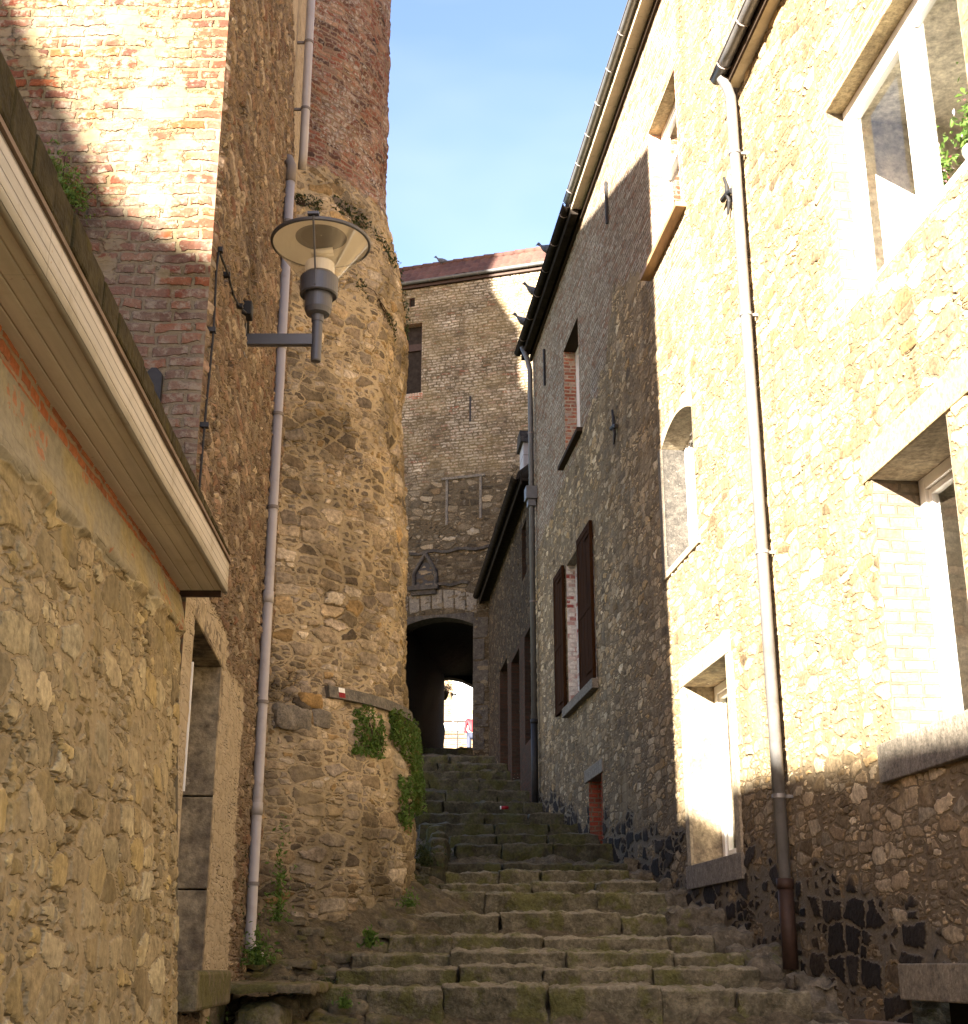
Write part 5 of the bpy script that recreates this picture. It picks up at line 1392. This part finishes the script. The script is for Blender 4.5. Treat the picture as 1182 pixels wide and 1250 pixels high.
# rubble kerb on the left of the upper steps
kb = thing('stone_kerb', 'low dark kerb of rough stones on the left of the upper steps', 'kerb', (-.45, 17, 1.1))
m = MB()
for k, (x, y) in enumerate(((-.50, 15.6), (-.49, 16.2), (-.50, 16.9), (-.54, 17.6), (-.60, 18.3))):
    block(m, x - .14, x + .06, y - .3, y + .33, zg(y) - .4, zg(y) + .20 - .01 * k, r=.05, seed=k * 3.3, rough=.03, res=.05)
m.build('kerb_stones', M['stepshade'], kb, smooth=True)
rb = MB()
for k in range(150):
    x, y = R3.uniform(-1.2, -.62), R3.uniform(14.2, 17.5); z = gz(x, y) + .03; s_ = R3.uniform(.02, .065)
    block(rb, x - s_, x + s_, y - s_, y + s_, z - s_ * .6, z + s_ * .6, r=s_ * .3, seed=k * 1.1, rough=.012, res=.06)
o = rb.build('rubble', M['stepshade'], None, smooth=True); o['label'] = 'loose rubble in the dark corner between tower and steps'; o['category'] = 'rubble'; o['kind'] = 'stuff'
# litter
lt = MB(); cx, cy = .33, 21.75
cz = float(zg(cy)) + .06
lt.tube([(cx - .055, cy, cz + .02), (cx + .055, cy + .03, cz + .025)], .026, 14)
lo = lt.build('drink_can', M['red'], None, smooth=True); tag(lo, 'crushed red and white drink can lying on the upper steps', 'can')
lt = MB(); lt.tube([(cx - .075, cy, cz + .02), (cx - .056, cy, cz + .021)], .026, 14); lt.build('can_end', M['whitemark'], lo)

# ------------------------------------------------------------------ pigeons
def loft(mb, rings, seg=14):
    """rings: centre, half width, half height, in the y-z frame of a body that looks towards +y"""
    n = len(mb.v)
    for (y, z, w, h) in rings:
        for k in range(seg):
            a = 2 * PI * k / seg; mb.v.append((w * math.cos(a), y, z + h * math.sin(a))); mb.m.append((0, 0, 0))
    for i in range(len(rings) - 1):
        for k in range(seg):
            a, b = n + i * seg + k, n + i * seg + (k + 1) % seg; mb.f.append((a, b, b + seg, a + seg))
    mb.f.append(tuple(range(n + seg - 1, n - 1, -1))); e = n + (len(rings) - 1) * seg; mb.f.append(tuple(range(e, e + seg)))
def pigeon(label, p, rot, sc=1.0):
    o = thing('pigeon', label, 'pigeon', p, 'pigeons perched on the roof edges')
    m = MB(); loft(m, [(-.20, .035, .028, .006), (-.12, .055, .036, .014), (-.07, .07, .05, .04), (0, .085, .066, .062), (.06, .095, .062, .062), (.10, .12, .045, .048), (.125, .15, .030, .034), (.14, .18, .026, .028),
                       (.155, .20, .030, .030), (.175, .207, .024, .024), (.19, .205, .012, .012), (.215, .196, .003, .003)])
    for sx in (-.022, .022): m.tube([(sx, .02, .04), (sx, .03, .0)], .006, 6); m.tube([(sx, .03, .003), (sx, .055, .0)], .004, 5)
    R = Matrix.Rotation(rot, 3, 'Z'); m.v = [tuple(Vector(p) + R @ (Vector(v) * sc)) for v in m.v]
    m.build('body', M['pigeon'], o, smooth=True)
def on_gutter(u, v, zz):
    x, y, z = at_plane(u, v, RA - .265, RB); return (x, y, zz)
pigeon('plump pigeon on the black gutter, highest of the perched birds', on_gutter(671, 312, MH_TOP + .12), D2R(62), 1.2)
pigeon('pigeon on the black gutter between two others', on_gutter(654, 362, MH_TOP + .12), D2R(100), 1.2)
pigeon('pigeon on the very end of the black gutter above the thin drainpipe', on_gutter(642, 398, MH_TOP + .12), D2R(95), 1.25)
x_, y_, z_ = FW(3.1, .36, 18.7); pigeon('lone dark pigeon on the red tiled roof across the alley', (x_, y_, z_ + .02), D2R(80), 1.25)

# ------------------------------------------------------------------ plants and curtains in the near windows
def pot(label, s, d, t, fl):
    o = thing('potted_plant', label, 'potted plant', RW(s, d, t))
    c = RW(s, d, t); m = MB(); m.lathe(c, [(0, 0), (.07, 0), (.09, .15), (.1, .15), (.1, .18), (.08, .18), (.07, .15), (0, .15)], 20); m.build('pot', M['white'], o)
    pts = [(c[0] + R3.gauss(0, .06), c[1] + R3.gauss(0, .1), c[2] + .2 + abs(R3.gauss(0, .2))) for k in range(260)]
    m = MB(); leaves(m, pts, .032); m.build('foliage', M['leaf'], o)
    m = MB(); leaves(m, [(p[0], p[1], p[2] + .05) for p in pts[::9]], .025); m.build('flowers', M['flower'], o)
pot('potted plant with pale flowers behind the upper window, just right of its white post', 8.18, .36, 4.93, 1)
pot('higher potted plant inside the upper window at the frame edge', 7.66, .40, 4.98, 1)
m = MB(); m.box(RW, 6.95, 9.12, .22, .6, 4.60, 4.93); m.box(RW, 7.5, 7.9, .24, .5, 4.93, 4.98); o = m.build('inner_sill', M['whiteband'], nh)
def curtain(label, s0, s1, d, t0, t1, mat):
    m = MB(); n = 60
    for k in range(n + 1):
        q = k / n; s_ = s0 + (s1 - s0) * q; dd = d + .022 * math.sin(q * (s1 - s0) * 55) + .006 * math.sin(q * 31)
        for t_ in (t0, t1):
            p = RW(s_, dd, t_); m.v.append(p); m.m.append((0, 0, 0))
    for k in range(n): m.f.append((2 * k, 2 * k + 2, 2 * k + 3, 2 * k + 1))
    o = m.build('curtain', M[mat], None, smooth=True); tag(o, label, 'curtain')
curtain('pale yellowish curtain closed behind the ground floor window with stone surround', 12.56, 14.0, .46, .98, 2.6, 'curtain')
curtain('white net curtain drawn aside in the big upper window', 6.9, 7.5, .62, 4.62, 6.5, 'curtain2')
curtain('white curtain strip behind the lower window at the frame edge', 7.74, 8.1, .55, 1.42, 3.3, 'curtain2')
curtain('white curtain behind the high window under the eave', 13.3, 13.8, .42, 8.06, 9.9, 'curtain2')

# ------------------------------------------------------------------ the sunny street beyond the archway
bh = thing('brick_house', 'sunlit tan brick house with white front, seen through the archway', 'house', (-1, 56, 7))
J = lambda s, d, t: (s, 56 + d, t)
m = MB(); m.box(J, -9, 6, 0, 6, 6, 15); m.build('wall', M['sunbrick'], bh)
m = MB(); m.box(J, -1.32, .3, -.08, .02, 8.0, 12.4); dr = m.build('doorway', M['whiteband'], bh, bevel=.02)
m = MB(); m.box(J, -1.18, -.75, -.11, -.07, 8.2, 12); m.box(J, -.62, -.1, -.11, -.07, 8.2, 12); m.build('door_panel', M['white'], dr, bevel=.01)
m = MB(); m.box(J, -2.4, -1.9, -.06, .02, 10.2, 12.6); m.build('window', M['white'], bh, bevel=.02)
m = MB(); m.box(J, -9, 6, -.05, 0, 7, 8.6); m.build('plinth', M['whiteband'], bh)
tw_ = thing('garden_wall', 'low sunlit brick wall with a white coping beyond the archway', 'wall', (-1, 52, 7))
m = MB(); m.box(lambda s, d, t: (s, 52 + d, t), -8, 5, 0, .3, 6.6, 8.62); m.build('brickwork', M['sunbrick'], tw_)
m = MB(); m.box(lambda s, d, t: (s, 52 + d, t), -8, 5, -.08, .38, 8.62, 8.93); m.build('coping', M['whiteband'], tw_, bevel=.02)
rl = thing('railing', 'thin black railing in front of the garden wall beyond the archway', 'railing', (-1, 51, 7))
m = MB()
for t_ in (8.83, 8.20): m.tube([(-6, 51, t_), (4, 51, t_)], .022, 8)
m.build('rail', M['blackiron'], rl)
for k in range(5):
    m = MB(); m.tube([(-5.6 + k * 2.3, 51, 6.8), (-5.6 + k * 2.3, 51, 8.85)], .025, 8); m.build('post', M['blackiron'], rl)
fb = thing('flower_trough', 'small grey trough standing on the white coping beyond the archway', 'trough', (-1, 52.1, 8.93))
m = MB(); m.box(lambda s, d, t: (s, 52.1 + d, t), -1.18, -.72, -.1, .15, 8.93, 9.12); m.build('trough', M['bluestone'], fb, bevel=.01)
m = MB(); leaves(m, [(R3.uniform(-1.16, -.74), 52.1 + R3.uniform(-.08, .12), 9.12 + abs(R3.gauss(0, .03))) for k in range(60)], .03); m.build('foliage', M['leafdry'], fb)
hb = thing('hanging_basket', 'dark hanging flower basket in the far opening of the archway', 'hanging basket', (-1.3, 44, 8.3))
m = MB(); m.lathe((-1.33, 44, 8.33), [(0, 0), (.08, .0), (.14, .1), (.17, .28), (.16, .29), (0, .27)], 20); m.build('pot', M['tilemoss'], hb, smooth=True)
m = MB(); m.tube([(-1.33, 44, 8.6), (-1.33, 44, 9.2)], .008, 6); m.tube([(-1.33, 42.5, 9.2), (-1.33, 44, 9.2)], .015, 6); m.build('chain', M['blackiron'], hb)
pts = [(-1.33 + R3.gauss(0, .16), 44 + R3.gauss(0, .1), 8.66 + abs(R3.gauss(0, .12))) for k in range(420)] + [(-1.0 + R3.gauss(0, .13), 43.95 + R3.gauss(0, .06), 8.50 + R3.gauss(0, .07)) for k in range(240)]
m = MB(); leaves(m, pts, .035); m.build('foliage', M['leafdark'], hb)
m = MB(); leaves(m, [(p[0] + .03, p[1] - .05, p[2] + .02) for p in pts[::12]], .03); m.build('flowers', M['flower'], hb)

# person in red standing beyond the archway
def person():
    bx, by, bz = -.43, 48.0, float(zg(48)) - .05
    o = thing('person', 'person in a red jacket and dark trousers standing beyond the archway, partly hidden', 'person', (bx, by, bz))
    J = {'pel': (0, 0, .95), 'wai': (0, .0, 1.12), 'che': (0, .01, 1.33), 'nek': (0, .01, 1.50), 'hd0': (0, -.01, 1.58), 'hd1': (0, -.02, 1.70), 'hd2': (0, -.01, 1.78),
         'shl': (-.17, .01, 1.44), 'ell': (-.24, .02, 1.16), 'wrl': (-.22, -.09, .93), 'hal': (-.21, -.12, .85), 'shr': (.17, .01, 1.44), 'elr': (.24, .02, 1.16), 'wrr': (.22, -.09, .93), 'har': (.21, -.12, .85),
         'hil': (-.095, 0, .90), 'knl': (-.105, -.02, .5), 'anl': (-.11, .02, .09), 'tol': (-.12, -.14, .03), 'hir': (.095, 0, .90), 'knr': (.105, -.01, .5), 'anr': (.11, .02, .09), 'tor': (.13, -.14, .03)}
    rad = {'pel': .135, 'wai': .125, 'che': .15, 'nek': .055, 'hd0': .065, 'hd1': .085, 'hd2': .06, 'shl': .065, 'shr': .065, 'ell': .045, 'elr': .045, 'wrl': .03, 'wrr': .03, 'hal': .035, 'har': .035,
           'hil': .095, 'hir': .095, 'knl': .062, 'knr': .062, 'anl': .042, 'anr': .042, 'tol': .035, 'tor': .035}
    E = [('pel', 'wai'), ('wai', 'che'), ('che', 'nek'), ('nek', 'hd0'), ('hd0', 'hd1'), ('hd1', 'hd2'), ('che', 'shl'), ('shl', 'ell'), ('ell', 'wrl'), ('wrl', 'hal'), ('che', 'shr'), ('shr', 'elr'), ('elr', 'wrr'), ('wrr', 'har'),
         ('pel', 'hil'), ('hil', 'knl'), ('knl', 'anl'), ('anl', 'tol'), ('pel', 'hir'), ('hir', 'knr'), ('knr', 'anr'), ('anr', 'tor')]
    def skin(name, keys, edges, mat, grow=0.0):
        ks = list(keys); me = bpy.data.meshes.new(name)
        me.from_pydata([(J[k][0] + bx, J[k][1] + by, J[k][2] * 1.02 + bz) for k in ks], [(ks.index(a), ks.index(b)) for a, b in edges], []); me.update()
        ob = bpy.data.objects.new(name, me); COL.objects.link(ob); me.materials.append(mat)
        md = ob.modifiers.new('skin', 'SKIN'); md.use_smooth_shade = True
        for i, k in enumerate(ks):
            me.skin_vertices[0].data[i].radius = (rad[k] + grow,) * 2
        me.skin_vertices[0].data[0].use_root = True
        ob.modifiers.new('sub', 'SUBSURF').levels = 1
        ob.modifiers['sub'].render_levels = 2
        put(ob, o); return ob
    sk = simple('skin', (0.45, 0.27, 0.19), 0.6)
    skin('body', J.keys(), E, sk)
    up = ['pel', 'wai', 'che', 'shl', 'ell', 'wrl', 'shr', 'elr', 'wrr']
    skin('jacket', up, [e for e in E if e[0] in up and e[1] in up], M['red'], .022)
    lo_ = ['pel', 'hil', 'knl', 'anl', 'hir', 'knr', 'anr']
    skin('trousers', lo_, [e for e in E if e[0] in lo_ and e[1] in lo_], simple('dark navy cloth', (.03, .035, .06), .8), .016)
    m = MB(); m.lathe((bx, by + .015, bz + 1.70), [(.092, -.05), (.104, .0), (.102, .06), (.075, .11), (.03, .135), (0, .138)], 18); m.build('hair', simple('light brown hair', (.16, .10, .06), .8), o, smooth=True)
person()

# ------------------------------------------------------------------ unseen house behind the viewer, its outline shaped so that it shades the lower walls and the stairs
dh = thing('shadow_house', 'unseen house behind the viewer, its sloping roof shaped to shade the alley', 'house', (-7.5, -8.8, -2.4))
K = lambda s, d, t: (s, -8.0 - d, t)
prof = [(-12, 12.9), (-10.84, 10.77), (-10.25, 9.67), (-9.3, 8.97), (-7.28, 7.98), (-5.585, 6.87), (-4.82, 5.94), (-3.6, 4.6)]
m = MB(); m.prism(K, [(-12, -3)] + [(a, b - .12) for a, b in prof] + [(-3.75, 4.4), (-3.75, -3)], 0.02, 1.6); m.build('wall', M['plaster'], dh)
m = MB()
for a, b in zip(prof[:-1], prof[1:]): m.prism(K, [(a[0], a[1] - .1), (b[0], b[1] - .1), b, a], -.0, 1.7)
m.build('roof', M['browntile'], dh)
